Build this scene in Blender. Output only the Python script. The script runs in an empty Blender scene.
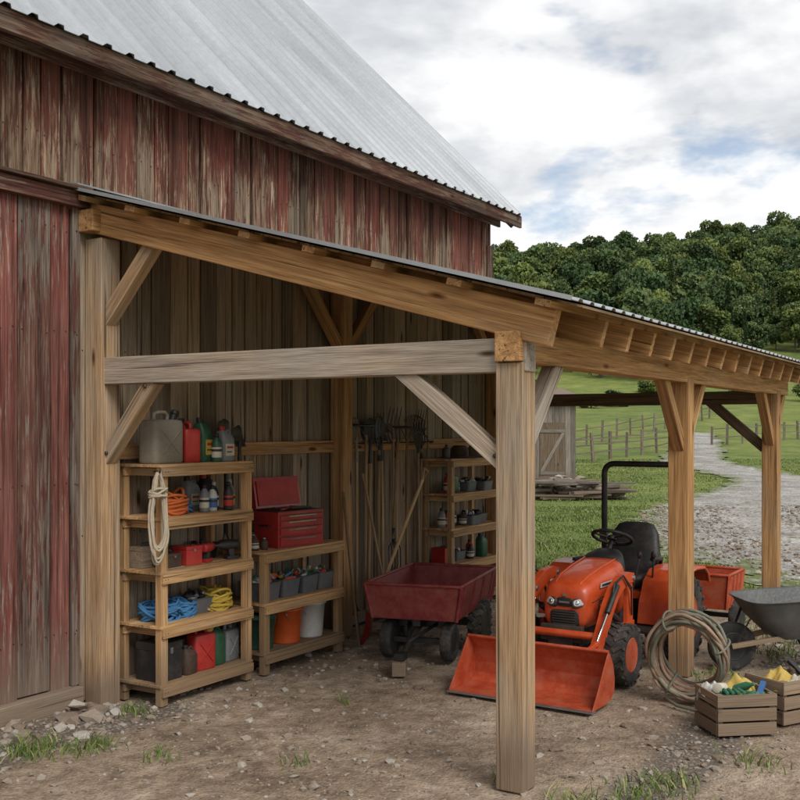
import bpy, bmesh, math, random
import numpy as np
from mathutils import Vector, Matrix, Euler
from mathutils import noise as mn
random.seed(7); np.random.seed(7)
V=Vector
R=random.uniform
# ---------------------------------------------------------------- nodes
class MB:
    def __init__(s,name):
        s.m=bpy.data.materials.new(name); s.m.use_nodes=True; s.nt=s.m.node_tree; s.nt.nodes.clear()
    def set(s,sock,val):
        if isinstance(val,bpy.types.NodeSocket): s.nt.links.new(val,sock)
        else:
            if sock.type=='RGBA' and len(val)==3: val=(*val,1)
            sock.default_value=val
    def nd(s,typ,ins={},**pr):
        n=s.nt.nodes.new(typ)
        for k,v in pr.items(): setattr(n,k,v)
        for k,v in ins.items(): s.set(n.inputs[k],v)
        return n
    def attr(s,n): return s.nd('ShaderNodeAttribute',attribute_name=n)
    def g(s): return s.attr('g').outputs['Vector']
    def rnd(s): return s.attr('rnd').outputs['Fac']
    def pos(s): return s.nd('ShaderNodeNewGeometry').outputs['Position']
    def map(s,vec,sc): return s.nd('ShaderNodeMapping',{'Vector':vec,'Scale':sc}).outputs[0]
    def noise(s,vec,sc=1,det=5,ro=.55,di=0):
        det=min(det,3) if det<8 else 5
        return s.nd('ShaderNodeTexNoise',{'Vector':vec,'Scale':sc,'Detail':det,'Roughness':ro,'Distortion':di}).outputs['Fac']
    def vor(s,vec,sc,out='Distance',feat='F1'):
        return s.nd('ShaderNodeTexVoronoi',{'Vector':vec,'Scale':sc},feature=feat).outputs[out]
    def ramp(s,fac,st):
        n=s.nd('ShaderNodeValToRGB',{'Fac':fac}); e=n.color_ramp.elements
        while len(e)<len(st): e.new(.5)
        for i,(p,c) in enumerate(st):
            e[i].position=p
            if isinstance(c,(int,float)): c=(c,c,c)
            e[i].color=(*c,1)
        return n.outputs[0]
    def mix(s,f,a,b,mode='MIX'):
        n=s.nd('ShaderNodeMix',data_type='RGBA',blend_type=mode)
        s.set(n.inputs[0],f); s.set(n.inputs[6],a); s.set(n.inputs[7],b); return n.outputs[2]
    def math(s,op,a,b=0.0,clamp=False):
        n=s.nd('ShaderNodeMath',operation=op,use_clamp=clamp); s.set(n.inputs[0],a); s.set(n.inputs[1],b); return n.outputs[0]
    def out(s,col,rough=.8,metal=0,bump=None,bs=.3,bd=.01,spec=.4,coat=0):
        p=s.nd('ShaderNodeBsdfPrincipled',{'Base Color':col,'Roughness':rough,'Metallic':metal,'Specular IOR Level':spec,'Coat Weight':coat})
        if bump is not None:
            b=s.nd('ShaderNodeBump',{'Height':bump,'Strength':bs,'Distance':bd}); s.nt.links.new(b.outputs[0],p.inputs['Normal'])
        o=s.nd('ShaderNodeOutputMaterial'); s.nt.links.new(p.outputs[0],o.inputs[0]); return s.m

def wood(name,dark,light,grey,ga=.5,rough=.85,knots=True,var=(.75,1.2)):
    m=MB(name); g=m.g()
    n1=m.noise(m.map(g,(26,26,1.1)),1,3,.65,.6)
    n2=m.noise(m.map(g,(160,160,3.5)),1,2,.7)
    bl=m.noise(m.map(g,(2,2,.9)),1.5,3,.6)
    c=m.ramp(n1,[(.3,dark),(.68,light)])
    gm=m.ramp(bl,[(.62-ga*.4,0),(.85-ga*.3,1)])
    gc=m.mix(n1,tuple(x*.6 for x in grey),tuple(x*1.3 for x in grey))
    c=m.mix(gm,c,gc)
    c=m.mix(.85,c,m.ramp(n2,[(.3,.55),(.6,1.14)]),'MULTIPLY')
    crk=m.ramp(m.noise(m.map(g,(45,45,.6)),1,2,.5,.3),[(.30,.2),(.36,1)])
    c=m.mix(.85,c,crk,'MULTIPLY')
    if knots:
        k=m.vor(m.map(g,(6,6,1.6)),1)
        c=m.mix(1,c,m.ramp(k,[(.06,(.22,.14,.09)),(.13,(1,1,1))]),'MULTIPLY')
    c=m.mix(1,c,m.ramp(m.rnd(),[(0,var[0]),(1,var[1])]),'MULTIPLY')
    z=m.nd('ShaderNodeSeparateXYZ',{0:m.pos()}).outputs[2]
    dz=m.math('ADD',z,m.math('MULTIPLY',bl,-.25))
    c=m.mix(m.ramp(dz,[(0.0,.75),(.28,0)]),c,(.17,.12,.08))
    return m.out(c,rough,0,m.math('ADD',n2,crk),.5,.006,.25)

def barnred(name,shift=0,zf=0,woodc=((.10,.07,.05),(.27,.21,.165)),red=((.075,.018,.014),(.19,.045,.036)),tan=(.26,.14,.075),fade=.3):
    m=MB(name); g=m.g()
    n1=m.noise(m.map(g,(25,25,1.1)),1,3,.65,.4)
    n2=m.noise(m.map(g,(140,140,3)),1,2,.7)
    P=m.pos()
    big=m.noise(m.map(P,(1.5,1.5,.9)),1,3,.65)
    st=m.noise(m.map(g,(44,44,3.4)),1,8,.74,.4)
    z=m.nd('ShaderNodeSeparateXYZ',{0:P}).outputs[2]
    k=m.math('ADD',m.math('MULTIPLY',st,.6),m.math('MULTIPLY',big,.4))
    k=m.math('ADD',k,m.math('MULTIPLY',m.math('SUBTRACT',m.rnd(),.5),.12))
    k=m.math('ADD',k,shift)
    if zf: k=m.math('ADD',k,m.math('MULTIPLY',m.math('SUBTRACT',z,3.75),zf))
    pm=m.ramp(k,[(.445,0),(.485,.8),(.55,1)])
    w=m.ramp(n1,[(.3,woodc[0]),(.7,woodc[1])])
    w=m.mix(m.ramp(big,[(.42,0),(.66,.75)]),w,tan)
    r=m.ramp(n1,[(.3,red[0]),(.7,red[1])])
    r=m.mix(m.ramp(big,[(.42,0),(.7,fade)]),r,tuple(x*.4+y*.5 for x,y in zip(woodc[1],red[1])))
    c=m.mix(pm,w,r)
    c=m.mix(.9,c,m.ramp(n2,[(.3,.45),(.65,1.22)]),'MULTIPLY')
    drip=m.ramp(m.noise(m.map(g,(18,18,.45)),1,3,.6),[(.35,.3),(.5,1)])
    c=m.mix(.8,c,drip,'MULTIPLY')
    c=m.mix(1,c,m.ramp(m.rnd(),[(0,.58),(1,1.3)]),'MULTIPLY')
    kn=m.vor(m.map(g,(7,7,1.7)),1)
    c=m.mix(.7,c,m.ramp(kn,[(.05,.2),(.11,1)]),'MULTIPLY')
    dz=m.math('ADD',z,m.math('MULTIPLY',big,-.5))
    c=m.mix(m.ramp(dz,[(-.1,.7),(.4,0)]),c,(.19,.145,.11))
    return m.out(c,.88,0,n2,.6,.006,.15)

def paint(name,col,rough=.45,dirt=.35,metal=0,spec=.5,var=.25,coat=0,dc=(.16,.11,.07)):
    m=MB(name); g=m.g()
    n=m.noise(g,7,3,.7); n2=m.noise(g,55,2,.6)
    c=m.mix(m.ramp(n,[(.35,0),(.75,1)]),tuple(x*(1-var) for x in col),tuple(min(1,x*(1+var*.6)) for x in col))
    d=m.ramp(m.math('ADD',m.math('MULTIPLY',n,.65),m.math('MULTIPLY',n2,.35)),[(.47,0),(.70,dirt)])
    c=m.mix(d,c,dc)
    c=m.mix(m.ramp(m.rnd(),[(0,.08),(1,0)]),c,(.05,.04,.03))
    r=m.ramp(n2,[(.2,rough*.8),(.8,min(1,rough*1.35))])
    return m.out(c,r,metal,None,spec=spec,coat=coat)

# ---------------------------------------------------------------- builder
class B:
    def __init__(s,name): s.n=name;s.Vs=[];s.F=[];s.MI=[];s.G=[];s.Rn=[];s.S=[];s.M=[]
    def add(s,vs,fs,m,M=None,g=None,rnd=None,sm=False):
        o=len(s.Vs); off=V((R(-9,9),R(-9,9),R(-9,9))); r=random.random() if rnd is None else rnd
        if m not in s.M: s.M.append(m)
        k=s.M.index(m)
        for i,v in enumerate(vs):
            v=V(v); gv=V(g[i]) if g else v
            s.G.append(gv+off); s.Vs.append(M@v if M is not None else v); s.Rn.append(r)
        for f in fs: s.F.append([i+o for i in f]); s.MI.append(k); s.S.append(sm)
    def box(s,c,sz,m,rot=None,M=None,tp=(1,1),rnd=None,sh=0):
        hx,hy,hz=sz[0]/2,sz[1]/2,sz[2]/2
        vs=[]
        for z in(-1,1):
            a,b=(tp if z>0 else (1,1))
            for x,y in((-1,-1),(1,-1),(1,1),(-1,1)): vs.append(V((x*hx*a+(sh if z>0 else 0),y*hy*b,z*hz)))
        ax=max(range(3),key=lambda i:sz[i])
        g=[V((v[(ax+1)%3],v[(ax+2)%3],v[ax])) for v in vs]
        T=Matrix.Translation(V(c))
        if rot is not None: T=T@(rot if isinstance(rot,Matrix) else Euler(rot).to_matrix()).to_4x4()
        if M is not None: T=M@T
        s.add(vs,[(3,2,1,0),(4,5,6,7),(0,1,5,4),(1,2,6,5),(2,3,7,6),(3,0,4,7)],m,T,g,rnd)
    def beam(s,p,q,w,h,m,up=(0,0,1),M=None,rnd=None):
        p=V(p);q=V(q);d=q-p;L=d.length;z=d/L;up=V(up);x=up.cross(z)
        if x.length<1e-4: x=V((1,0,0)).cross(z)
        x.normalize();y=z.cross(x)
        s.box((p+q)/2,(w,h,L),m,rot=Matrix((x,y,z)).transposed(),M=M,rnd=rnd)
    def tube(s,pts,r,m,seg=8,closed=False,M=None,sm=True,rnd=None):
        pts=[V(p) for p in pts]; n=len(pts); vs=[];g=[];fs=[]
        rr=r if isinstance(r,(list,tuple)) else [r]*n
        t=(pts[1]-pts[0]).normalized(); a=V((0,0,1)) if abs(t.z)<.9 else V((1,0,0))
        x=a.cross(t).normalized(); L=0
        for i in range(n):
            if closed: t=(pts[(i+1)%n]-pts[i-1]).normalized()
            else: t=(pts[min(i+1,n-1)]-pts[max(i-1,0)]).normalized()
            x=(x-t*x.dot(t)).normalized(); y=t.cross(x)
            if i: L+=(pts[i]-pts[i-1]).length
            for k in range(seg):
                an=2*math.pi*k/seg
                vs.append(pts[i]+(x*math.cos(an)+y*math.sin(an))*rr[i]); g.append((math.cos(an)*rr[i],math.sin(an)*rr[i],L))
        for i in range(n if closed else n-1):
            j=(i+1)%n
            for k in range(seg):
                l=(k+1)%seg; fs.append((i*seg+k,i*seg+l,j*seg+l,j*seg+k))
        if not closed: fs.append(tuple(range(seg))[::-1]); fs.append(tuple((n-1)*seg+k for k in range(seg)))
        s.add(vs,fs,m,M,g,rnd,sm)
    def lathe(s,prof,m,seg=24,M=None,sm=True,closed=False,rnd=None):
        vs=[];fs=[];n=len(prof)
        for r,z in prof:
            for k in range(seg):
                a=2*math.pi*k/seg; vs.append(V((r*math.cos(a),r*math.sin(a),z)))
        for i in range(n if closed else n-1):
            j=(i+1)%n
            for k in range(seg):
                l=(k+1)%seg; fs.append((i*seg+k,i*seg+l,j*seg+l,j*seg+k))
        if not closed:
            if prof[0][0]>1e-4: fs.append(tuple(range(seg))[::-1])
            if prof[-1][0]>1e-4: fs.append(tuple((n-1)*seg+k for k in range(seg)))
        s.add(vs,fs,m,M,None,rnd,sm)
    def loft(s,rings,m,M=None,sm=True,cap=True,rnd=None):
        n=len(rings[0]);vs=[v for r in rings for v in r];fs=[]
        for i in range(len(rings)-1):
            for k in range(n):
                l=(k+1)%n; fs.append((i*n+k,i*n+l,(i+1)*n+l,(i+1)*n+k))
        if cap: fs.append(tuple(range(n))[::-1]); fs.append(tuple((len(rings)-1)*n+k for k in range(n)))
        s.add(vs,fs,m,M,None,rnd,sm)
    def prism(s,poly,y0,y1,m,M=None,rnd=None,sm=False):
        n=len(poly);vs=[V((x,y0,z)) for x,z in poly]+[V((x,y1,z)) for x,z in poly]
        fs=[tuple(range(n)),tuple(range(n,2*n))[::-1]]+[(i,i+n,(i+1)%n+n,(i+1)%n) for i in range(n)]
        s.add(vs,fs,m,M,None,rnd,sm)
    def strip(s,line,t,y0,y1,m,M=None):
        pts=[V((x,0,z)) for x,z in line];nn=[]
        for i in range(len(pts)):
            d=(pts[min(i+1,len(pts)-1)]-pts[max(i-1,0)]).normalized(); nn.append(V((-d.z,0,d.x)))
        poly=[(p.x,p.z) for p in pts]+[(p.x+q.x*t,p.z+q.z*t) for p,q in reversed(list(zip(pts,nn)))]
        n=len(pts)
        vs=[V((x,y0,z)) for x,z in poly]+[V((x,y1,z)) for x,z in poly];N=2*n
        fs=[(i,(i+1)%N,(i+1)%N+N,i+N) for i in range(N)]
        for i in range(n-1):
            fs.append((i,N-1-i,N-2-i,i+1)); fs.append((i+N,i+1+N,N-2-i+N,N-1-i+N))
        s.add(vs,fs,m,M)
    def blob(s,c,sz,m,amp=.25,fr=2,sub=3,M=None,sq=0,rnd=None):
        bm=bmesh.new(); bmesh.ops.create_icosphere(bm,subdivisions=sub,radius=1)
        o=V((R(0,90),R(0,90),R(0,90)));vs=[]
        for v in bm.verts:
            p=v.co*(1+amp*mn.noise(v.co*fr+o)+amp*.5*mn.noise(v.co*fr*2.3+o))
            vs.append(V((c[0]+p.x*sz[0],c[1]+p.y*sz[1],c[2]+p.z*sz[2])))
        fs=[tuple(v.index for v in f.verts) for f in bm.faces]; bm.free()
        s.add(vs,fs,m,M,None,rnd,True)
    def cloth(s,c,w,d,h,m,n=30,M=None):
        o=R(0,99); vs=[];fs=[]
        for j in range(n):
            for i in range(n):
                u=i/(n-1)*2-1;v=j/(n-1)*2-1; r=math.hypot(u,v)
                z=h*(1-r*r*.8)+h*.7*mn.noise(V((u*1.6+o,v*1.6,0)))+h*.25*mn.noise(V((u*3.5+o,v*3.5,3)))-h*.12*abs(math.sin(u*5+v*3+o))
                x=u*w/2*(1+.5*mn.noise(V((u*1.5,v*1.5,o))));y=v*d/2*(1+.5*mn.noise(V((u*1.5,v*1.5,o+9))))
                vs.append(V((c[0]+x,c[1]+y,c[2]+z)))
        for j in range(n-1):
            for i in range(n-1): a=j*n+i; fs.append((a,a+1,a+n+1,a+n))
        s.add(vs,fs,m,M,None,None,True)
    def finish(s,loc=(0,0,0),rz=0,bevel=.003,parent=None,ang=40):
        me=bpy.data.meshes.new(s.n); me.from_pydata([tuple(v) for v in s.Vs],[],s.F); 
        for m in s.M: me.materials.append(m)
        me.polygons.foreach_set('material_index',s.MI); me.polygons.foreach_set('use_smooth',s.S)
        a=me.attributes.new('g','FLOAT_VECTOR','POINT'); a.data.foreach_set('vector',np.array([tuple(x) for x in s.G],'f').ravel())
        a=me.attributes.new('rnd','FLOAT','POINT'); a.data.foreach_set('value',np.array(s.Rn,'f'))
        me.update()
        bm=bmesh.new(); bm.from_mesh(me); bmesh.ops.recalc_face_normals(bm,faces=bm.faces); bm.to_mesh(me); bm.free()
        ob=bpy.data.objects.new(s.n,me); bpy.context.scene.collection.objects.link(ob)
        ob.location=loc; ob.rotation_euler=(0,0,rz)
        if parent: ob.parent=parent
        if bevel:
            b=ob.modifiers.new('bevel','BEVEL'); b.width=bevel; b.segments=2; b.limit_method='ANGLE'; b.angle_limit=math.radians(ang); b.use_clamp_overlap=True
        return ob
def empty(name,loc=(0,0,0),rz=0):
    e=bpy.data.objects.new(name,None); e.empty_display_size=.2; e.location=loc; e.rotation_euler=(0,0,rz)
    bpy.context.scene.collection.objects.link(e); return e
def npmesh(name,v,tri,mats,rnd=None,smooth=False,parent=None,link=True,mi=None):
    me=bpy.data.meshes.new(name); k=tri.shape[1]
    me.vertices.add(len(v)); me.vertices.foreach_set('co',np.asarray(v,'f').ravel())
    me.loops.add(tri.size); me.loops.foreach_set('vertex_index',tri.astype('i').ravel())
    me.polygons.add(len(tri)); me.polygons.foreach_set('loop_start',np.arange(0,tri.size,k,dtype='i')); me.polygons.foreach_set('loop_total',np.full(len(tri),k,'i'))
    if mi is not None: me.polygons.foreach_set('material_index',mi.astype('i'))
    me.polygons.foreach_set('use_smooth',np.full(len(tri),smooth))
    for m in mats: me.materials.append(m)
    if rnd is not None:
        a=me.attributes.new('rnd','FLOAT','POINT'); a.data.foreach_set('value',np.asarray(rnd,'f'))
    me.update(calc_edges=True); me.validate()
    if not link: return me
    ob=bpy.data.objects.new(name,me); bpy.context.scene.collection.objects.link(ob)
    if parent: ob.parent=parent
    return ob
def ringz(z,a,b,n=3,cx=0,cy=0,k=20):
    r=[]
    for i in range(k):
        t=2*math.pi*(i+.5)/k; c=math.cos(t);d=math.sin(t)
        r.append(V((cx+a*math.copysign(abs(c)**(2/n),c),cy+b*math.copysign(abs(d)**(2/n),d),z)))
    return r
def ringx(x,a,z0,z1,n=3,cy=0,k=24):
    return [V((x,cy+p.x,(z0+z1)/2+p.y)) for p in ringz(0,a,(z1-z0)/2,n,k=k)]

# ---------------------------------------------------------------- materials
W_new=wood('lumber_tan',(.31,.155,.06),(.62,.36,.16),(.38,.28,.18),.2,knots=True,var=(.8,1.12))
W_post=wood('lumber_weathered',(.28,.17,.09),(.52,.35,.20),(.37,.295,.22),.55)
W_grey=wood('lumber_grey',(.26,.19,.13),(.48,.38,.28),(.37,.32,.27),.75)
W_in=wood('old_board_brown',(.19,.125,.075),(.44,.325,.22),(.33,.275,.215),.6,var=(.5,1.22))
W_shelf=wood('shelf_lumber',(.36,.20,.09),(.62,.39,.19),(.38,.28,.18),.25,knots=False)
W_handle=wood('tool_handle_wood',(.30,.18,.09),(.54,.37,.20),(.34,.27,.2),.4,knots=False)
W_crate=wood('crate_wood',(.23,.15,.09),(.43,.31,.20),(.30,.25,.19),.6)
W_dark=wood('dark_timber',(.10,.065,.04),(.20,.14,.09),(.17,.135,.105),.5)
W_deck=wood('roof_deck',(.22,.135,.075),(.44,.29,.165),(.29,.225,.16),.3)
W_shed=wood('shed_board_grey',(.13,.10,.08),(.28,.23,.19),(.25,.22,.19),.7,knots=False,var=(.55,1.25))
RedL=barnred('barn_board_red_faded',-.005,woodc=((.15,.11,.09),(.36,.30,.25)),red=((.095,.026,.021),(.225,.07,.056)),tan=(.27,.20,.15),fade=.5)
RedU=barnred('barn_board_red_peeling',.015,.16,woodc=((.15,.10,.065),(.48,.37,.27)),red=((.066,.017,.013),(.168,.044,.033)),tan=(.38,.23,.14),fade=.3)
RedT=barnred('trim_red',-.02,woodc=((.12,.08,.06),(.30,.22,.17)),red=((.07,.024,.019),(.15,.056,.046)))
Black=paint('dark_interior_paint',(.006,.005,.005),.9,0)  # near-black colour that paints interior darkness seen through board gaps
def metalroof():
    m=MB('galvanized_roof'); P=m.pos()
    n=m.noise(m.map(P,(2.5,.4,.4)),1,3,.6); n2=m.noise(P,20,3,.6)
    c=m.ramp(n,[(.3,(.34,.36,.38)),(.7,(.49,.51,.53))])
    c=m.mix(.5,c,m.ramp(n2,[(.3,.8),(.7,1.05)]),'MULTIPLY')
    c=m.mix(m.ramp(m.noise(m.map(P,(1,.25,.25)),1.2,3,.7),[(.6,0),(.8,.4)]),c,(.25,.17,.12))
    return m.out(c,.45,.4,None,spec=.5)
Galv=metalroof()
Or=paint('tractor_orange',(.62,.075,.015),.38,.45,coat=.15,var=.25,dc=(.26,.13,.07))
OrR=paint('bucket_orange_worn',(.52,.07,.02),.55,.75,var=.35,dc=(.24,.14,.09))
RedM=paint('cart_red',(.25,.027,.027),.55,.6,var=.4)
RedB=paint('toolbox_red',(.40,.02,.02),.32,.2,coat=.3)
Rust=paint('rusty_floor',(.18,.07,.05),.85,.6,dc=(.12,.06,.035))
Tire=paint('tire_rubber',(.026,.026,.026),.85,.7,dc=(.17,.125,.09))
Blk=paint('black_plastic',(.018,.018,.02),.5,.2)
BlkS=paint('black_steel',(.02,.02,.022),.4,.15)
Dk=paint('dark_steel',(.07,.065,.06),.5,.45,metal=.4)
St=paint('steel',(.35,.35,.36),.4,.3,metal=.8)
Gal=paint('grey_tray',(.10,.105,.105),.55,.45)
Ch=paint('chrome',(.7,.7,.7),.15,.05,metal=1)
Lamp=paint('lamp_lens',(.55,.57,.58),.12,.05,coat=1)
Rope=paint('rope_beige',(.50,.42,.31),.95,.2); RopeO=paint('rope_orange',(.65,.15,.03),.9,.15); RopeB=paint('rope_blue',(.05,.20,.42),.9,.1); RopeY=paint('rope_yellow',(.6,.42,.06),.9,.15)
CanG=paint('can_greytan',(.33,.29,.24),.6,.4); CanR=paint('can_red',(.46,.025,.02),.45,.3); CanGr=paint('can_green',(.02,.10,.05),.4,.15); CanW=paint('jug_white',(.55,.55,.52),.5,.2); CanDG=paint('jug_grey',(.22,.23,.24),.45,.2)
BkO=paint('bucket_orange',(.66,.11,.02),.45,.25); BkW=paint('bucket_white',(.70,.69,.66),.45,.25); BkG=paint('bucket_green',(.02,.09,.055),.45,.2)
Bin=paint('bin_grey',(.13,.14,.15),.5,.2); Yel=paint('yellow_cloth',(.55,.39,.09),.95,.4); Grn=paint('green_plastic',(.03,.17,.09),.6,.35); Blu=paint('blue_plastic',(.05,.16,.4),.5,.2)
Brn=paint('brown_leather',(.06,.035,.022),.7,.3); Lbl=paint('paper_label',(.6,.56,.45),.7,.2); LblY=paint('label_yellow',(.6,.4,.06),.6,.1)
HoseA=paint('hose_tan',(.34,.24,.17),.6,.4); HoseB=paint('hose_olive',(.17,.17,.12),.6,.4); HoseC=paint('hose_rust',(.30,.16,.10),.6,.4)

# ---------------------------------------------------------------- terrain
FX,FY=.8536,.5209; CX,CY=-4.8,-5.3
def loc(d,l): return (CX+FX*d+FY*l, CY+FY*d-FX*l)     # survey frame (along valley, across valley)
def dl(x,y):
    dx=x-CX;dy=y-CY; return FX*dx+FY*dy, FY*dx-FX*dy
def sst(a,b,x):
    t=np.clip((x-a)/(b-a),0,1); return t*t*(3-2*t)
def wn(x,y,s=1.0,seed=0):
    x=x*s+seed*3.1;y=y*s-seed*1.7
    return (np.sin(1.3*x+1.9*np.sin(.7*y+1))+np.sin(1.7*y+1.3*np.sin(.9*x+2))+.5*np.sin(3.1*x+2.3*y+1.5*np.sin(1.9*y))+.5*np.sin(2.7*y-3.3*x+1.7*np.sin(2.3*x)))/3
def height(x,y):
    x=np.asarray(x,float);y=np.asarray(y,float)
    d,l=dl(x,y)
    h=np.interp(d,[-100,42,60,90,120,150,230,320,450,1300],[0,0,.5,2.3,5.2,9,24,45,56,50])
    f=np.clip(.94+.0026*(l-30),.55,1.5)
    h=h*f
    h+=wn(x,y,.05,3)*.35*sst(40,100,d)+wn(x,y,.02,5)*3.5*sst(140,260,d)
    near=1-sst(9,16,np.hypot(x-1,y+2))
    h+=near*(wn(x,y,1.1,1)*.012+wn(x,y,3.3,2)*.007+wn(x,y,8,12)*.004-.012)
    h+=.05*np.exp(-((y+.15)/.3)**2)*(x<0)*near
    return h
roadpts=[loc(*p) for p in [(75,21),(62,17.6),(50,14.0),(42,13.6),(36,13.0),(30.5,10.9),(26,8.7),(22.5,7.4),(19,6.6),(15.5,6.3),(11,7.2),(6,8),(-2,9)]]
roadw=[2.5,2.7,2.8,2.9,2.9,3.0,3.2,3.6,4.2,4.6,4.4,4.2,4.2]
def crspline(P,W,n=14):
    o=[]
    for i in range(len(P)-1):
        p0=P[max(i-1,0)];p1=P[i];p2=P[i+1];p3=P[min(i+2,len(P)-1)]
        for k in range(n):
            t=k/n;q=[]
            for a in (0,1): q.append(.5*((2*p1[a])+(-p0[a]+p2[a])*t+(2*p0[a]-5*p1[a]+4*p2[a]-p3[a])*t*t+(-p0[a]+3*p1[a]-3*p2[a]+p3[a])*t**3))
            o.append((q[0],q[1],W[i]*(1-t)+W[i+1]*t))
    return np.array(o)
RC=crspline(roadpts,roadw)
def roaddist(x,y):
    x=np.asarray(x,float);y=np.asarray(y,float);best=np.full(x.shape,1e9)
    for a,b,w in RC[::2]:
        best=np.minimum(best,np.hypot(x-a,y-b)-w/2)
    return best
def grassmask(x,y):
    w=wn(x,y,.9,4)*.6+wn(x,y,2.6,6)*.35
    a=sst(6.0,7.8,x+w*.9)
    b=sst(4.3,6,x+w*.5)*sst(2.7,3.5,-y+w*.3)*.65
    c=sst(6.2,8,-y+w)
    e=sst(9,14,-x)
    m=np.maximum(np.maximum(a,b),np.maximum(c,e))
    near=(np.abs(x)<60)&(np.abs(y)<70)
    rd=np.full(x.shape,9.0)
    if near.any(): rd[near]=roaddist(x[near],y[near])
    m=m*sst(-.3,.35,rd+w*.5)
    return m
def gravelmask(x,y):
    w=wn(x,y,2.1,8); w2=wn(x,y,.8,14)
    a=np.exp(-((y+3.62+w*.07)/.24)**2)*sst(-3,-1.5,x)*(1-sst(6,7,x))*.85
    b=np.exp(-((y+.42+w*.1)/.33)**2)*(1-sst(.1,.5,x))*1.0
    return np.clip(a+b+.30*np.clip(w2,0,1)*np.clip(.6+w,0,1),0,1)
def axis(a,b,st=.09,gr=1.06,far=1300):
    mid=list(np.arange(a,b,st)); L=[];s=st;p=a
    while p>-far: s*=gr;p-=s;L.append(p)
    Rr=[];s=st;p=mid[-1]
    while p<far: s*=gr;p+=s;Rr.append(p)
    return np.array(L[::-1]+mid+Rr)
ax_=axis(-3.5,7.5);ay_=axis(-5.5,.3)
GX,GY=np.meshgrid(ax_,ay_); gx=GX.ravel();gy=GY.ravel()
nx,ny=len(ax_),len(ay_)
idx=np.arange(nx*ny).reshape(ny,nx)
quads=np.stack([idx[:-1,:-1].ravel(),idx[:-1,1:].ravel(),idx[1:,1:].ravel(),idx[1:,:-1].ravel()],1)
def groundmat():
    m=MB('ground_dirt_grass'); P=m.pos()
    gm=m.attr('gm').outputs['Fac'];vm=m.attr('vm').outputs['Fac']
    n=m.noise(P,1.1,3,.7);n2=m.noise(P,9,3,.7);n3=m.noise(P,55,2,.7)
    dirt=m.ramp(n,[(.3,(.20,.145,.10)),(.5,(.33,.25,.18)),(.7,(.44,.35,.265))])
    dirt=m.mix(.75,dirt,m.ramp(n2,[(.3,.48),(.66,1.2)]),'MULTIPLY')
    dirt=m.mix(.55,dirt,m.ramp(n3,[(.3,.5),(.6,1.2)]),'MULTIPLY')
    vc=m.nd('ShaderNodeTexVoronoi',{'Vector':P,'Scale':36}); cs=m.nd('ShaderNodeSeparateXYZ',{0:vc.outputs['Color']})
    vo=vc.outputs['Distance']
    peb=m.mix(cs.outputs[0],(.20,.155,.12),(.44,.38,.32))
    pm=m.math('MULTIPLY',m.ramp(vo,[(.28,1),(.38,0)]),m.ramp(cs.outputs[1],[(.55,0),(.65,.7)]))
    dirt=m.mix(pm,dirt,peb)
    gr=m.mix(m.ramp(vo,[(.1,1),(.5,0)]),(.15,.12,.095),m.mix(cs.outputs[2],(.20,.175,.15),(.40,.37,.33)))
    k=m.ramp(m.math('ADD',vm,m.math('MULTIPLY',m.math('SUBTRACT',n2,.5),.9)),[(.38,0),(.62,1)])
    c=m.mix(k,dirt,gr)
    gn=m.noise(P,.35,3,.75);gn2=m.noise(m.map(P,(1,1,.3)),.045,3,.6)
    grass=m.ramp(gn,[(.3,(.10,.14,.04)),(.55,(.17,.21,.062)),(.75,(.26,.265,.10))])
    grass=m.mix(.7,grass,m.ramp(gn2,[(.35,(.75,.82,.72)),(.65,(1.3,1.18,1.0))]),'MULTIPLY')
    grass=m.mix(.8,grass,m.ramp(n2,[(.3,.6),(.65,1.15)]),'MULTIPLY')
    k2=m.ramp(m.math('ADD',gm,m.math('MULTIPLY',m.math('SUBTRACT',n2,.5),.8)),[(.4,0),(.6,1)])
    c=m.mix(k2,c,grass)
    h=m.math('ADD',m.math('MULTIPLY',n2,1.6),m.math('MULTIPLY',n3,.8))
    return m.out(c,.95,0,h,.6,.03,.15)
gz=height(gx,gy)
gr=npmesh('ground',np.stack([gx,gy,gz],1),quads,[groundmat()],smooth=True)
for nme,arr in (('gm',grassmask(gx,gy)),('vm',gravelmask(gx,gy))):
    a=gr.data.attributes.new(nme,'FLOAT','POINT'); a.data.foreach_set('value',arr.astype('f'))
# road
def roadmat():
    m=MB('gravel_road'); P=m.pos(); n=m.noise(P,.7,3,.7);n2=m.noise(P,11,3,.8);e=m.attr('rnd').outputs['Fac']
    c=m.ramp(n,[(.3,(.25,.23,.205)),(.5,(.38,.36,.33)),(.7,(.50,.48,.45))]); c=m.mix(.9,c,m.ramp(n2,[(.3,.45),(.7,1.2)]),'MULTIPLY')
    vc=m.nd('ShaderNodeTexVoronoi',{'Vector':P,'Scale':20})
    c=m.mix(.7,c,m.mix(m.nd('ShaderNodeSeparateXYZ',{0:vc.outputs['Color']}).outputs[0],(.45,.45,.45),(1.35,1.35,1.35)),'MULTIPLY')
    k=m.ramp(m.math('ADD',e,m.math('MULTIPLY',m.noise(P,2.2,3,.75),.8)),[(.70,0),(.84,1)])
    c=m.mix(k,c,m.mix(n2,(.07,.10,.03),(.19,.21,.08)))
    return m.out(c,.95,0,n2,.6,.03,.15)
vs=[];rn=[];fs=[];K=13
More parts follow.
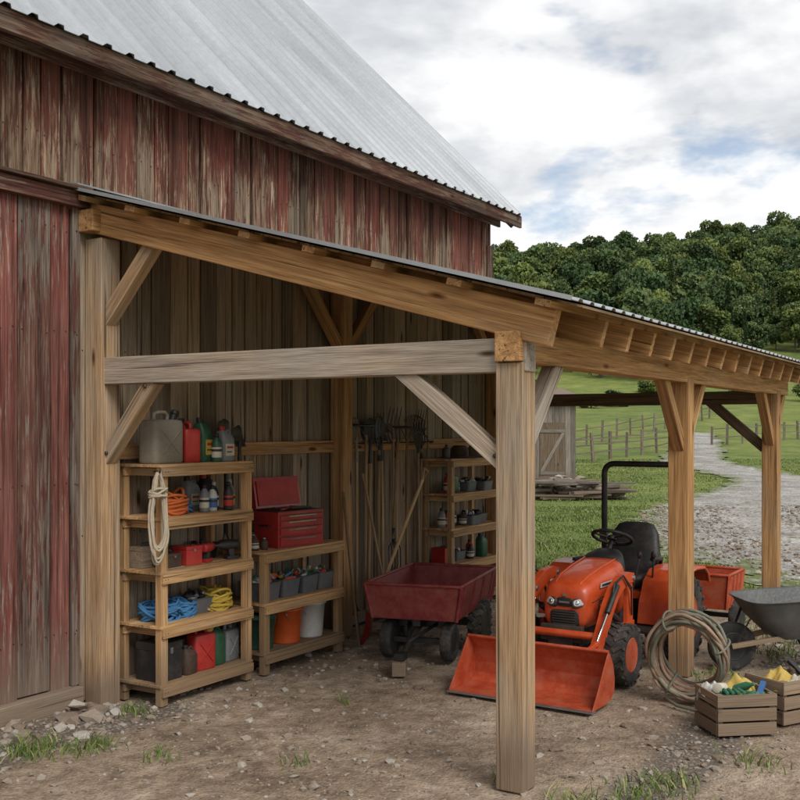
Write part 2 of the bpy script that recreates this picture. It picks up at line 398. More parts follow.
for i,(a,b,w) in enumerate(RC):
    p=RC[min(i+1,len(RC)-1)];q=RC[max(i-1,0)];t=np.array([p[0]-q[0],p[1]-q[1]]);t/=np.linalg.norm(t);nn=np.array([-t[1],t[0]])
    ww=w*(1.12+.12*math.sin(i*.9)+.09*math.sin(i*2.3))
    for k in range(K):
        s=(k/(K-1)-.5); x=a+nn[0]*s*ww;y=b+nn[1]*s*ww
        dd=dl(x,y)[0]
        vs.append((x,y,float(height(x,y))+.012+max(0,dd-25)*.0018+.03*(1-abs(s)*2)-.02*math.exp(-((abs(s)-.22)/.07)**2)));rn.append(abs(s)*.9+ (.30 if k==K//2 else 0))
    if i:
        for k in range(K-1): fs.append(((i-1)*K+k,(i-1)*K+k+1,i*K+k+1,i*K+k))
npmesh('gravel_road',np.array(vs),np.array(fs),[roadmat()],np.array(rn),True)

# stones
def ico():
    bm=bmesh.new();bmesh.ops.create_icosphere(bm,subdivisions=1,radius=1);v=np.array([x.co[:] for x in bm.verts]);f=np.array([[y.index for y in x.verts] for x in bm.faces]);bm.free();return v,f
IV,IF=ico()
def stones(name,pts,sizes,mat,squash=.6,sink=.2):
    n=len(pts);k=len(IV)
    ang=np.random.rand(n)*6.28;ca,sa=np.cos(ang),np.sin(ang)
    v=IV[None]*(1+.28*np.random.randn(n,k,1)).clip(.55,1.5)
    sc=sizes[:,None]*np.stack([np.random.uniform(.7,1.3,n),np.random.uniform(.7,1.2,n),np.random.uniform(.7,1.1,n)*squash],1)
    v=v*sc[:,None,:]
    x=v[...,0]*ca[:,None]-v[...,1]*sa[:,None];y=v[...,0]*sa[:,None]+v[...,1]*ca[:,None]
    z=v[...,2]+(sizes*squash*(1-sink*2))[:,None]*.5
    hz=height(pts[:,0],pts[:,1]) if pts.shape[1]==2 else pts[:,2]
    o=np.stack([x+pts[:,0:1],y+pts[:,1:2],z+hz[:,None]],2).reshape(-1,3)
    f=(IF[None]+(np.arange(n)*k)[:,None,None]).reshape(-1,3)
    return npmesh(name,o,f,[mat],np.repeat(np.random.rand(n),k))
def stonemat():
    m=MB('stone'); P=m.pos(); n=m.noise(P,60,3,.6)
    c=m.ramp(m.rnd(),[(0,(.18,.135,.10)),(.4,(.28,.22,.17)),(.8,(.34,.30,.25)),(1,(.42,.385,.34))])
    c=m.mix(.6,c,m.ramp(n,[(.3,.7),(.7,1.1)]),'MULTIPLY'); return m.out(c,.9,spec=.2)
StoneM=stonemat()
xs=np.random.uniform(-4.5,7,36000);ys=np.random.uniform(-5.6,0,36000)
keep=np.random.rand(36000)<(gravelmask(xs,ys)*.9+.12); xs,ys=xs[keep],ys[keep]
stones('gravel',np.stack([xs,ys],1),np.random.gamma(2.6,.0042,len(xs)).clip(.004,.035),StoneM)
n=110;xs=np.random.uniform(-2.2,.1,n);ys=np.random.normal(-.27,.13,n).clip(-.6,-.12)
stones('fieldstones',np.stack([xs,ys],1),np.random.gamma(3,.011,n).clip(.015,.07),StoneM,.7)
n=9000;d_=np.random.uniform(9,24,n);l_=np.random.uniform(3.5,10,n);xs=CX+FX*d_+FY*l_;ys=CY+FY*d_-FX*l_;k_=roaddist(xs,ys)<.15
stones('road_gravel',np.stack([xs[k_],ys[k_],height(xs[k_],ys[k_])+.03],1),np.random.gamma(2.6,.0065,k_.sum()).clip(.008,.04),StoneM)

# grass
def blades(name,px,py,hgt,wid,mat,lean=.5,pz=None):
    n=len(px);a=np.random.rand(n)*6.28;b=np.random.rand(n)*6.28
    hx,hy=np.cos(a)*wid/2,np.sin(a)*wid/2; lx,ly=np.cos(b)*lean*hgt*np.random.rand(n),np.sin(b)*lean*hgt*np.random.rand(n)
    z=(height(px,py) if pz is None else pz)-.005
    P=[(px-hx,py-hy,z),(px+hx,py+hy,z),(px+lx*.35+hx*.8,py+ly*.35+hy*.8,z+hgt*.55),(px+lx*.35-hx*.8,py+ly*.35-hy*.8,z+hgt*.55),(px+lx,py+ly,z+hgt)]
    v=np.stack([np.stack(p,1) for p in P],1).reshape(-1,3)
    f=np.array([[0,1,2],[0,2,3],[3,2,4]])
    f=(f[None]+(np.arange(n)*5)[:,None,None]).reshape(-1,3)
    return npmesh(name,v,f,[mat],np.repeat(np.random.rand(n),5))
def grassmat():
    m=MB('grass_blade')
    c=m.ramp(m.rnd(),[(0,(.08,.13,.032)),(.5,(.145,.20,.055)),(.85,(.215,.25,.08)),(1,(.34,.30,.15))])
    return m.out(c,.75,0,spec=.2)
GM=grassmat()
def scatter(n,d0,d1,l0=-1.5,k=.46):
    d=np.sqrt(np.random.uniform(d0*d0,d1*d1,n)); l=np.random.uniform(0,1,n)*(d*k-l0)+l0
    x=CX+FX*d+FY*l;y=CY+FY*d-FX*l
    kp=np.random.rand(n)<grassmask(x,y)**1.5; return x[kp],y[kp]
x1,y1=scatter(90000,9,24); x2,y2=scatter(50000,24,52,-3,.5)
x1=np.concatenate([x1,x2]);y1=np.concatenate([y1,y2])
dd=dl(x1,y1)[0]
clump=.6+.6*wn(x1,y1,1.8,9)
blades('grass',x1,y1,np.random.uniform(.03,.085,len(x1))*(1+dd*.004)*clump.clip(.25,1.4),.007+dd*.0008,GM,1.1)
cx_,cy_=[],[]
def clumpat(x,y,n,r):
    cx_.append(np.random.normal(x,r,n));cy_.append(np.random.normal(y,r,n))
for (x,y,n,r) in [(-.9,-.55,240,.09),(-.65,-.75,120,.07),(-.1,-3.45,120,.10),(.25,-3.65,150,.12),(.5,-3.7,70,.08),(.1,-2.95,60,.05),(-.35,-3.75,100,.1),(-.6,-1.2,40,.05),(5.3,-.9,200,.18),(4.6,-3.3,260,.2),(3.9,-3.5,120,.12),(5.4,-3.2,300,.2),(2.9,-3.3,90,.1),(4.9,-1.6,80,.12),(-.05,-.42,60,.06),(6.1,-1.5,260,.3),(6.2,-2.4,260,.3),(4.4,-3.9,200,.25),(5.2,-4.0,260,.3),(-.3,-1.9,20,.04),(.9,-1.4,15,.03),(1.0,-4.0,60,.08)]: clumpat(x,y,n,r)
cx_=np.concatenate(cx_);cy_=np.concatenate(cy_)
blades('weeds',cx_,cy_,np.random.uniform(.02,.10,len(cx_)),.009,GM,1.3)
n=1500;xx=np.random.uniform(-2,7,n);yy=np.random.uniform(-5,-.3,n);k=wn(xx,yy,1.2,11)>.35
blades('sprouts',xx[k],yy[k],np.random.uniform(.015,.04,k.sum()),.006,GM,1.2)

# ---------------------------------------------------------------- forest
def leafmat(name,a,b):
    m=MB(name); oi=m.nd('ShaderNodeObjectInfo').outputs['Random']
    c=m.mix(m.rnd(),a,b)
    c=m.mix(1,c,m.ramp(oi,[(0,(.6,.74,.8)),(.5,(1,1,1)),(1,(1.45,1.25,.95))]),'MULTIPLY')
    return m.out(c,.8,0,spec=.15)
LM=leafmat('foliage',(.04,.068,.028),(.135,.185,.066)); BK=paint('bark',(.10,.08,.065),.95,0)
def tree(name,H,Rr,seed,nb=11,nl=150,con=False,ls=.40):
    rs=np.random.RandomState(seed)
    if con:
        n=nl*nb; t=rs.rand(n)**.7; a=rs.rand(n)*6.28; lay=.75+.25*np.sin(t*42)
        r=Rr*.55*(1-t*.97)*lay*np.sqrt(rs.uniform(.5,1,n)); C=np.stack([r*np.cos(a),r*np.sin(a),H*.1+t*H*.95-r*.25],1); rr=rs.rand(n)*.45
    else:
        C=[];rr=[]
        for i in range(nb):
            if i==0: c=np.array([0,0,H*.62]);s=Rr*.72
            else:
                a=i*2.4+rs.rand(); q=rs.uniform(.35,.75)*Rr; c=np.array([math.cos(a)*q,math.sin(a)*q,H*rs.uniform(.36,.90)]); s=Rr*rs.uniform(.26,.48)
                c[:2]*=1-.5*abs(c[2]/H-.55)
            u=rs.randn(nl,3);u/=np.linalg.norm(u,axis=1)[:,None]; rad=s*rs.uniform(.68,1.12,nl)
            p=c+u*rad[:,None]*[1,1,.85]; C.append(p)
            base=rs.uniform(.1,.7); rr.append(np.clip(base+.38*u[:,2]+rs.randn(nl)*.12,0,1))  # shading painted into leaf tone: clump tops paler, undersides darker, plus random
        C=np.concatenate(C);rr=np.concatenate(rr)
    n=len(C); A=rs.randn(n,3);A/=np.linalg.norm(A,axis=1)[:,None];Bv=rs.randn(n,3);Bv-=A*(A*Bv).sum(1)[:,None];Bv/=np.linalg.norm(Bv,axis=1)[:,None]
    s=ls*rs.uniform(.6,1.25,n)[:,None]
    v=np.stack([C+A*s,C+Bv*s*.7,C-A*s,C-Bv*s*.7],1).reshape(-1,3); f=np.arange(n*4).reshape(-1,4); rn=np.repeat(rr,4); mi=np.zeros(n)
    tv=[];tf=[]
    def limb(p,q,r0,r1):
        o=len(tv)
        for P,r in((p,r0),(q,r1)):
            for k in range(6): tv.append((P[0]+r*math.cos(k*1.047),P[1]+r*math.sin(k*1.047),P[2]))
        for k in range(6): tf.append((o+k,o+(k+1)%6,o+6+(k+1)%6,o+6+k))
    limb((0,0,-.5),(0,0,H*.55),.028*H,.014*H); limb((0,0,H*.55),(0,0,H*.9),.014*H,.004*H)
    if not con:
        for i in range(5):
            a=i*1.3; limb((0,0,H*(.3+.05*i)),(math.cos(a)*Rr*.6,math.sin(a)*Rr*.6,H*(.5+.07*i)),.01*H,.003*H)
    o=len(v); v=np.concatenate([v,np.array(tv)]);f=np.concatenate([f,np.array(tf)+o]);rn=np.concatenate([rn,np.zeros(len(tv))]);mi=np.concatenate([mi,np.ones(len(tf))])
    return npmesh(name,v,f,[LM,BK],rn,link=False,mi=mi)
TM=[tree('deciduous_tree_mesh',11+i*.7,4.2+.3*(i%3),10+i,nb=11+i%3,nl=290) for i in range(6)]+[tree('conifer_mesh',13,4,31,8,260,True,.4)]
forest=empty('distant_forest')
cnt=0
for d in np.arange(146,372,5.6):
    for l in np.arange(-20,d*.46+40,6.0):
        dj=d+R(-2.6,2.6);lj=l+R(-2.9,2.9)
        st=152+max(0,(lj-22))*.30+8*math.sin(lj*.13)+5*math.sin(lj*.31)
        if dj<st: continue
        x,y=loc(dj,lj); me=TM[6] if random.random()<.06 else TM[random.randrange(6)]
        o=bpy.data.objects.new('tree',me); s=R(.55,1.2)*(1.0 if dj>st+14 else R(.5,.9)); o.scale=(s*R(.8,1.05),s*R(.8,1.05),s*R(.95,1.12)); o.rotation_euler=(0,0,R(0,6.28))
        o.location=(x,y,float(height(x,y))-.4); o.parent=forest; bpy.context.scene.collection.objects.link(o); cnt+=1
print('trees',cnt)
scr=empty('meadow_scrub')
for dj,lj,s in [(118,38,.3),(121,42,.35),(119,46,.28),(124,50,.32),(128,56,.35),(110,20,.22),(112,23,.25),(131,31,.3),(134,12,.4),(136,16,.35),(139,8,.4)]:
    x,y=loc(dj,lj); o=bpy.data.objects.new('bush',TM[random.randrange(6)]); o.scale=(s*1.3,s*1.3,s*.8);o.location=(x,y,float(height(x,y))-1.0*s*3); o.parent=scr; bpy.context.scene.collection.objects.link(o)

# ---------------------------------------------------------------- barn
barn=empty('barn',(0,0,0))
X0,X1=-8.0,5.78
def boards(b,x0,x1,z0,z1,yf,m,wmin=.15,wmax=.24,th=.025,rag=.0,gap=.006,yr=.006,axis='x',zt=None,nails=None):
    x=x0
    while x<x1-.01:
        w=min(R(wmin,wmax),x1-x); 
        if x1-x-w<.06: w=x1-x
        g=R(gap*.4,gap*1.8); zz0=z0+R(-rag,rag); zz1=z1
        if zt: zz1=min(zt(x),zt(x+w))
        y=yf+R(-yr,yr)
        if axis=='x': b.box((x+w/2,y+th/2,(zz0+zz1)/2),(w-g,th,zz1-zz0),m,rot=(0,R(-.002,.002),R(-.02,.02)))
        else: b.box((y-th/2,x+w/2,(zz0+zz1)/2),(th,w-g,zz1-zz0),m)
        if nails and x>-1.6:
            for zn in nails:
                for xn in (x+.03,x+w-.035): b.box((xn+R(-.006,.006),y-.002,zn+R(-.012,.012)),(.008,.005,.008),Blk)
        x+=w
b=B('siding_upper'); boards(b,X0,X1,3.2,4.22,-.03,RedU,.12,.21,rag=.01,gap=.011,yr=.008,nails=(3.62,3.98)); 
b.box(((X0+X1)/2,.02,2.1),(X1-X0,.02,4.2),Black); b.finish(parent=barn,bevel=.002)  # black sheet behind the boards, painted shade of the barn interior
b=B('siding_lower'); boards(b,X0,-.13,.16,3.22,-.05,RedL,.15,.26,rag=.012,gap=.013,yr=.009,th=.03,nails=(.5,1.45,2.4,3.05)); b.finish(parent=barn,bevel=.002)
b=B('siding_lean_to_wall'); boards(b,-.13,X1,.03,3.19,-.028,W_in,.13,.22,rag=.02,gap=.012,yr=.007,nails=(1.1,2.3)); b.finish(parent=barn,bevel=.002)
b=B('trim')
b.box(((X0-.1)/2,-.078,3.25),(-.1-X0,.05,.10),RedT); b.box(((X0-.1)/2,-.095,3.315),(-.1-X0,.09,.025),RedT)
b.box(((X0-.16)/2,-.055,.075),(-.16-X0,.13,.17),W_grey)
b.box((X1-.06,-.05,1.6+1.9),(.12,.03,.66),RedT)
b.box(((X0+X1)/2+.05,-.262,4.13),(X1-X0+.5,.03,.13),RedT); b.box(((X0+X1)/2+.05,-.14,4.21),(X1-X0+.4,.21,.022),W_dark)
b.box(((X0+X1)/2+.05,-.045,4.14),(X1-X0+.3,.03,.12),RedT)
for xe in (X1+.18,X0-.2):
    b.beam((xe,-.26,4.115),(xe,4.5,8.875),.03,.17,RedT,up=(0,-1,1)); b.beam((xe,9.26,4.115),(xe,4.5,8.875),.03,.17,RedT,up=(0,1,1))
b.finish(parent=barn,bevel=.004)
b=B('gable_and_rear_walls')
gt=lambda y: 4.2+min(y,9-y) 
boards(b,0,9,.05,4,X1-.0,RedU,.2,.3,axis='y',zt=gt,th=.03); boards(b,0,9,.05,4,X0+.03,RedL,.2,.3,axis='y',zt=gt,th=.03)
b.box(((X0+X1)/2,9,2.1),(X1-X0-.1,.03,4.2),RedL); b.finish(parent=barn,bevel=0)
def corr(b,x0,x1,p0,p1,per,amp,m,th=.004):
    xs=[];x=x0
    while x<x1:
        xs+= [(x,0),(x+per*.52,0),(x+per*.62,amp),(x+per*.84,amp),(x+per*.94,0)]
        x+=per
    dy,dz=p1[0]-p0[0],p1[1]-p0[1];L=math.hypot(dy,dz);ny,nz=-dz/L,dy/L
    if nz<0: ny,nz=-ny,-nz
    n=len(xs);vs=[];fs=[]
    for yy,zz in (p0,p1):
        for t in (0,-th):
            for x,h in xs: vs.append(V((x,yy+ny*(h+t),zz+nz*(h+t))))
    for i in range(n-1):
        fs+= [(i,i+1,2*n+i+1,2*n+i),(n+i,3*n+i,3*n+i+1,n+i+1),(i,n+i,n+i+1,i+1),(2*n+i,2*n+i+1,3*n+i+1,3*n+i)]
    b.add(vs,fs,m)
b=B('metal_roof'); corr(b,X0-.25,X1+.2,(-.3,4.19),(4.5,8.99),.19,.024,Galv); corr(b,X0-.25,X1+.2,(9.3,4.19),(4.5,8.99),.19,.024,Galv)
b.beam((X0-.25,4.5,9.03),(X1+.22,4.5,9.03),.3,.02,Galv)
b.finish(parent=barn,bevel=0)

# ---------------------------------------------------------------- lean-to
lean=empty('lean_to_shed',(0,0,0))
sl=.272
def rz_(y,top=3.30): return top+sl*y
b=B('posts')
b.box((0,-3.05,1.06),(.15,.15,2.13),W_post,rnd=.7)
b.box((2.84,-3.05,1.08),(.15,.15,2.17),W_new,rnd=.6); b.box((5.85,-3.05,1.08),(.15,.15,2.17),W_new,rnd=.35)
b.box((0,-.115,1.49),(.16,.15,3.05),W_post,rnd=.8); b.box((2.72,-.115,1.52),(.14,.14,3.05),W_new,rnd=.25); b.box((5.7,-.115,1.52),(.14,.14,3.05),W_new,rnd=.4)
b.finish(parent=lean,bevel=.006)
b=B('beams')
b.box((3.1,-3.05,2.205),(6.4,.14,.15),W_new,rnd=.9)
b.box((0,-1.55,2.165),(.118,3.17,.17),W_grey,rnd=.75)
b.box((5.85,-1.52,2.10),(.10,2.95,.13),W_dark,rnd=.7)
b.box((2.9,-.12,3.12),(6.1,.13,.14),W_new,rnd=.3)
def rbeam(x,y0,y1,w,h,top,m,rnd):
    b.beam((x,y0,rz_(y0,top)-h/2),(x,y1,rz_(y1,top)-h/2),w,h,m,rnd=rnd)
rbeam(-.045,-.04,-3.28,.07,.185,3.27,W_new,.85)
rbeam(.05,-.2,-2.95,.05,.15,3.262,W_new,.45)
b.finish(parent=lean,bevel=.005)
b=B('rafters')
x=.42
while x<6.5:
    b.beam((x,-.05,rz_(-.05,3.27)-.07),(x,-3.36,rz_(-3.36,3.27)-.07),.045,.14,W_new); x+=.4
b.finish(parent=lean,bevel=.003)
b=B('purlins')
for y in (-.12,-.55,-1.0,-1.45,-1.9,-2.35,-2.8,-3.28):
    b.box((3.17,y,rz_(y,3.27)+.0195),(6.72,.085,.034),W_new,rot=(math.atan(sl),0,0))
b.finish(parent=lean,bevel=.002)
b=B('roof_deck')
y=-.05
while y>-3.3:
    w=.2; yc=y-w/2
    b.box((3.2,yc,rz_(yc,3.27)+.044),(6.6,w*1.03-.006,.012),W_deck,rot=(math.atan(sl),0,0)); y-=w
b.finish(parent=lean,bevel=0)
b=B('metal_roofing'); corr(b,-.22,6.6,(-.01,rz_(-.01,3.335)),(-3.44,rz_(-3.44,3.335)),.15,.014,Galv)
b.box((3.2,-.05,3.36),(6.8,.12,.01),Galv,rot=(math.atan(sl),0,0))
b.beam((-.223,-.0,rz_(0,3.340)),(-.223,-3.44,rz_(-3.44,3.340)),.005,.022,Galv)
b.finish(parent=lean,bevel=0)
b=B('braces'); bw=.085
def br(p,q,m,w=bw,h=.09,rnd=None):
    b.beam(p,q,w,h,m,up=V((0,0,1)),rnd=rnd)
br((0,-.15,2.48),(0,-.62,3.0),W_post,rnd=.7)
br((0,-.16,1.60),(0,-.58,2.10),W_post,rnd=.6)
br((0,-3.0,1.62),(0,-2.38,2.12),W_grey,rnd=.85)
br((.04,-3.05,1.66),(.50,-3.05,2.16),W_grey,.08,rnd=.95)
br((2.80,-3.05,1.66),(2.36,-3.05,2.16),W_new,.08); br((2.88,-3.05,1.66),(3.34,-3.05,2.16),W_new,.08)
br((5.81,-3.05,1.66),(5.37,-3.05,2.16),W_new,.08); br((5.89,-3.05,1.66),(6.28,-3.05,2.14),W_new,.08)
br((5.85,-2.99,1.6),(5.85,-2.45,2.07),W_dark); br((5.85,-.16,1.55),(5.85,-.65,2.06),W_dark)
br((2.70,-.13,2.45),(2.12,-.13,3.08),W_new,.07); br((2.74,-.13,2.45),(3.32,-.13,3.08),W_new,.07)
br((5.66,-.13,2.45),(5.1,-.13,3.08),W_new,.07)
b.finish(parent=lean,bevel=.004)
b=B('bolts')
for (x,y,z) in [(-.061,-3.02,2.12),(-.061,-3.10,2.20),(-.061,-.09,2.12),(-.061,-.14,2.20),(-.045,-2.42,2.09),(-.045,-2.96,1.66),(-.045,-.2,1.64),(-.045,-.54,2.06)]:
    b.lathe([(.0001,0),(.012,0),(.012,.010),(.0001,.012)],Dk,8,M=Matrix.Translation((x,y,z))@Euler((0,-math.pi/2,0)).to_matrix().to_4x4())
b.finish(parent=lean,bevel=0)
b=B('wall_rail'); b.box((2.85,-.058,1.64),(5.5,.045,.10),W_new,rnd=.5)
for i in range(16):
    xx=2.95+i*.085; b.tube([(xx,-.08,1.66),(xx,-.17,1.665),(xx,-.175,1.685)],.005,Dk,6)
b.finish(parent=lean)

# ---------------------------------------------------------------- shelves
def shelf(name,x0,x1,dep,lv,H):
    b=B(name); lw=.062
    w=x1-x0
    for x in (lw/2,w-lw/2):
        for y in (-lw/2-.0,-dep+lw/2): b.box((x,y,H/2),(lw if y<-.1 else .045,.05,H),W_shelf)
    for z in lv:
        for yf in (-dep-.006,.0): b.box((w/2,yf+.003 if yf else -.055,z-.03),(w-.004,.022,.06),W_shelf)
        for x in (lw+.012,w-lw-.012): b.box((x,-dep/2,z-.035),(.02,dep-.06,.05),W_shelf)
        n=4
        for i in range(n): b.box((w/2,-dep+(i+.5)*dep/n,z+.009),(w+.02,dep/n-.007,.018),W_shelf)
        for x in (.02,.045,w-.02,w-.045): b.box((x,-dep-.0145,z-.03),(.007,.003,.007),Dk)
    return b.finish((x0,-.07,0),0,.002)
lvA=[.12,.50,.85,1.2,1.545]
shelf('tall_shelf_unit',.17,1.08,.40,lvA,1.545)
lvB=[.14,.50,.875]
shelf('low_shelf_unit',1.20,2.20,.42,lvB,.875)
lvC=[.12,.45,.80,1.14,1.48]
shelf('tall_shelf_unit',4.15,5.2,.36,lvC,1.5)

# item factories ---------------------------------------------------
def jerrycan(name,loc_,rz,w,d,h,m,cap=Blk):
    b=B(name); k=24
    b.loft([ringz(z,w/2*s,d/2*s2,6,k=k) for z,s,s2 in ((0,.93,.9),(.015,1,1),(h*.78,1,1),(h*.83,.97,.93),(h*.86,.86,.6))],m,sm=True)
    for s in (1,-1):
        y=s*(d/2+.001)
        b.beam((-w*.3,y,h*.18),(w*.3,y,h*.64),.006,.012,m,up=(0,1,0)); b.beam((w*.3,y,h*.18),(-w*.3,y,h*.64),.006,.012,m,up=(0,1,0))
    b.tube([(-w*.25,0,h*.85),(-w*.24,0,h*.97),(-w*.1,0,h),(w*.12,0,h),(w*.2,0,h*.95),(w*.2,0,h*.85)],.013,m,8)
    M=Matrix.Translation((w*.36,0,h*.82))@Euler((0,.5,0)).to_matrix().to_4x4()
    b.lathe([(.0001,0),(.026,0),(.024,.05),(.03,.052),(.03,.08),(.0001,.082)],cap,16,M=M)
    return b.finish(loc_,rz,.002)
def jug(name,loc_,rz,w,d,h,m,cap=Blk,lab=None):
    b=B(name)
    b.loft([ringz(z,w/2*s,d/2*s2,4,cx=cx) for z,s,s2,cx in ((0,.92,.92,0),(.01,1,1,0),(h*.62,1,1,0),(h*.74,.85,.9,-w*.06),(h*.85,.42,.55,-w*.2),(h*.88,.3,.42,-w*.24))],m)
    b.lathe([(.0001,h*.87),(.021,h*.87),(.021,h*.99),(.0001,h)],cap,14,M=Matrix.Translation((-w*.26,0,0)))
    b.tube([(-w*.02,0,h*.84),(w*.2,0,h*.88),(w*.38,0,h*.8),(w*.42,0,h*.62)],.011,m,8)
    if lab:
        b.box((0,-d/2-.0005,h*.33),(w*.7,.004,h*.34),lab); b.box((0,-d/2-.002,h*.40),(w*.5,.004,h*.06),CanR if lab is not CanR else Blk); b.box((-w*.05,-d/2-.002,h*.27),(w*.42,.004,h*.03),Blk)
    return b.finish(loc_,rz,.0015)
def bottle(name,loc_,r,h,m,cap=Blk,lab=None):
    b=B(name); b.lathe([(.0001,0),(r*.95,0),(r,.01),(r,h*.62),(r*.8,h*.74),(r*.38,h*.84),(r*.38,h*.86)],m,18)
    b.lathe([(.0001,h*.85),(r*.44,h*.85),(r*.42,h*.99),(.0001,h)],cap,14)
    if lab: b.lathe([(r+.001,h*.15),(r+.0015,h*.16),(r+.0015,h*.5),(r+.001,h*.51)],lab,18); b.lathe([(r+.002,h*.36),(r+.0025,h*.365),(r+.0025,h*.44),(r+.002,h*.445)],Blk,18)
    return b.finish(loc_,R(0,6),0)
def bucket(name,loc_,r,h,m,rim=True):
    b=B(name); b.lathe([(.0001,0),(r*.82,0),(r*.83,.01),(r*.97,h*.86),(r*1.05,h*.86),(r*1.05,h*.9),(r*.99,h*.9),(r,h),(r*1.04,h),(r*1.04,h-.012+.015),(r*.95,h),(r*.79,.02),(.0001,.02)],m,28)
    pts=[(r*1.05*math.cos(t),-.02-r*.35*math.sin(t),h*.85-r*.9*math.sin(t)) for t in [math.pi*i/14 for i in range(15)]]
    b.tube(pts,.003,St,6); b.tube(pts[6:9],.009,Blk,8)
    return b.finish(loc_,R(-.6,.6),0)
def coil(b,c,Rr,r,turns,m,ax=(0,0,1),wob=.015,sq=1,height_=.05,M=None,seg=6):
    pts=[];n=int(turns*26);o=R(0,99)
    q=V(ax).to_track_quat('Z','Y')
    for i in range(n):
        t=i/26*2*math.pi; rr=Rr*(1+wob*4*mn.noise(V((i*.06,o,0)))); h=height_*mn.noise(V((i*.11,o,7)))*1.6
        p=V((rr*math.cos(t),rr*sq*math.sin(t),h+height_*.3*math.sin(i*.02))); pts.append(V(c)+q@p)
    b.tube(pts,r,m,seg,M=M)
def tray(name,loc_,rz,w,d,h,m,items=None,fl=1.15):
    b=B(name);t=.006
    o=[ringz(0,w/2/fl,d/2/fl,8),ringz(h,w/2,d/2,8),ringz(h+.003,w/2+.008,d/2+.008,8),ringz(h+.006,w/2+.008,d/2+.008,8),ringz(h+.005,w/2-t,d/2-t,8),ringz(t,w/2/fl-t,d/2/fl-t,8)]
    b.loft(o,m,sm=False)
    if items:
        for i in range(12):
            mm=random.choice(items);x=R(-.34,.34)*w;y=R(-.3,.3)*d;z=h*.85+R(0,.03); k=random.random()
            if k<.45: b.blob((x,y,z),(R(.02,.045),R(.02,.04),R(.018,.035)),mm,.3,2,2)
            elif k<.75: b.beam((x,y,z),(x+R(-.06,.06),y+R(-.05,.05),z+R(0,.06)),R(.015,.03),R(.015,.03),mm)
            else: coil(b,(x,y,z+.01),.03,.006,4,mm,ax=(R(-1,1),R(-1,1),1),height_=.015)
    return b.finish(loc_,rz,.001)
def smallbox(name,loc_,rz,w,d,h,m,lid=None):
    b=B(name); b.box((0,0,h*.4),(w,d,h*.8),m); b.box((0,0,h*.9),(w+.006,d+.006,h*.2),lid or m); b.tube([(-w*.2,0,h),(-w*.18,0,h*1.14),(w*.18,0,h*1.14),(w*.2,0,h)],.006,Blk,6); b.box((0,-d/2-.004,h*.78),(w*.12,.008,h*.16),St)
    return b.finish(loc_,rz,.003)
def ropecoil(name,loc_,m,r=.09,tr=.0075,turns=13,h=.05):
    b=B(name); coil(b,(0,0,h*.7+.01),r,tr,turns,m,height_=h,sq=.8,wob=.05); coil(b,(r*.3,0,h*.9+.02),r*.7,tr,turns*.5,m,ax=(.2,.1,1),height_=h,sq=.8,wob=.06)
    b.tube([(r*.2,-r*.5,h),(r*.9,-r*.7,h*1.3),(r*1.25,-r*.3,.02),(r*1.3,.0,.01)],tr,m,6)
    return b.finish(loc_,R(0,6),0)
def drill(name,loc_,rz,m):
    b=B(name); b.loft([ringx(x,a,.10-a,.10+a,2.5) for x,a in((-.09,.02),(-.08,.03),(0,.032),(.05,.026),(.07,.014),(.11,.012))],m)
    b.box((-.03,0,.05),(.04,.035,.09),Blk,rot=(0,.15,0),tp=(1.1,1)); b.box((-.035,0,.012),(.09,.06,.024),m); b.tube([(.1,0,.1),(.17,0,.1)],.004,St,6)
    return b.finish(loc_,rz,.003)
zA=[z+.019 for z in lvA]; zB=[z+.019 for z in lvB]; zC=[z+.019 for z in lvC]
jerrycan('jerry_can',(.36,-.28,zA[4]),.05,.29,.17,.34,CanG)
jerrycan('gas_can',(.62,-.27,zA[4]),1.2,.19,.13,.27,CanR)
jug('oil_jug',(.735,-.30,zA[4]),.2,.13,.12,.31,CanGr,Blk,LblY); jug('oil_jug',(.85,-.20,zA[4]),.4,.14,.12,.30,CanGr,Blk)
jug('antifreeze_jug',(.91,-.36,zA[4]),-.1,.12,.10,.25,CanDG,CanR,Lbl); jug('antifreeze_jug',(1.02,-.25,zA[4]),.1,.13,.11,.24,CanW,Blk,LblY)
bottle('oil_bottle',(.80,-.38,zA[4]),.035,.2,CanGr,Blk,Lbl)
ropecoil('rope_coil',(.44,-.3,zA[3]),RopeO,.12,.0095,14,.07); ropecoil('rope_coil',(.60,-.22,zA[3]),RopeB,.08,.007,9,.04)
for x,m,l in ((.70,CanDG,Lbl),(.78,CanW,Blu),(.855,Blk,Lbl),(.93,Blk,CanR),(1.0,CanDG,LblY)): bottle('spray_bottle',(x,-.33+R(-.05,.03),zA[3]),.034,R(.17,.23),m,random.choice([Blk,CanW]),l)
jug('oil_jug',(.76,-.17,zA[3]),0,.13,.1,.24,CanDG,Blk,Lbl);jug('oil_jug',(.93,-.17,zA[3]),0,.13,.1,.25,Blk,CanR,Lbl)
smallbox('parts_box',(.40,-.30,zA[2]),.1,.14,.12,.09,Brn); smallbox('parts_box',(.57,-.32,zA[2]),-.1,.14,.14,.13,CanR,RedB); smallbox('parts_box',(.60,-.16,zA[2]),0,.18,.12,.10,W_crate); smallbox('cardboard_box',(.33,-.16,zA[2]),0,.18,.12,.14,W_crate)
drill('cordless_drill',(.76,-.34,zA[2]),.3,CanR); drill('cordless_drill',(.93,-.36,zA[2]),2.8,Blk); drill('angle_grinder',(1.0,-.30,zA[2]),1.9,Dk)
tray('parts_tray',(.84,-.17,zA[2]),0,.28,.16,.08,Blk,[CanR,Blk,St,Brn])
ropecoil('rope_coil',(.36,-.26,zA[1]),RopeB,.125,.009,16,.06); ropecoil('rope_coil',(.55,-.30,zA[1]),RopeB,.09,.009,10,.05)
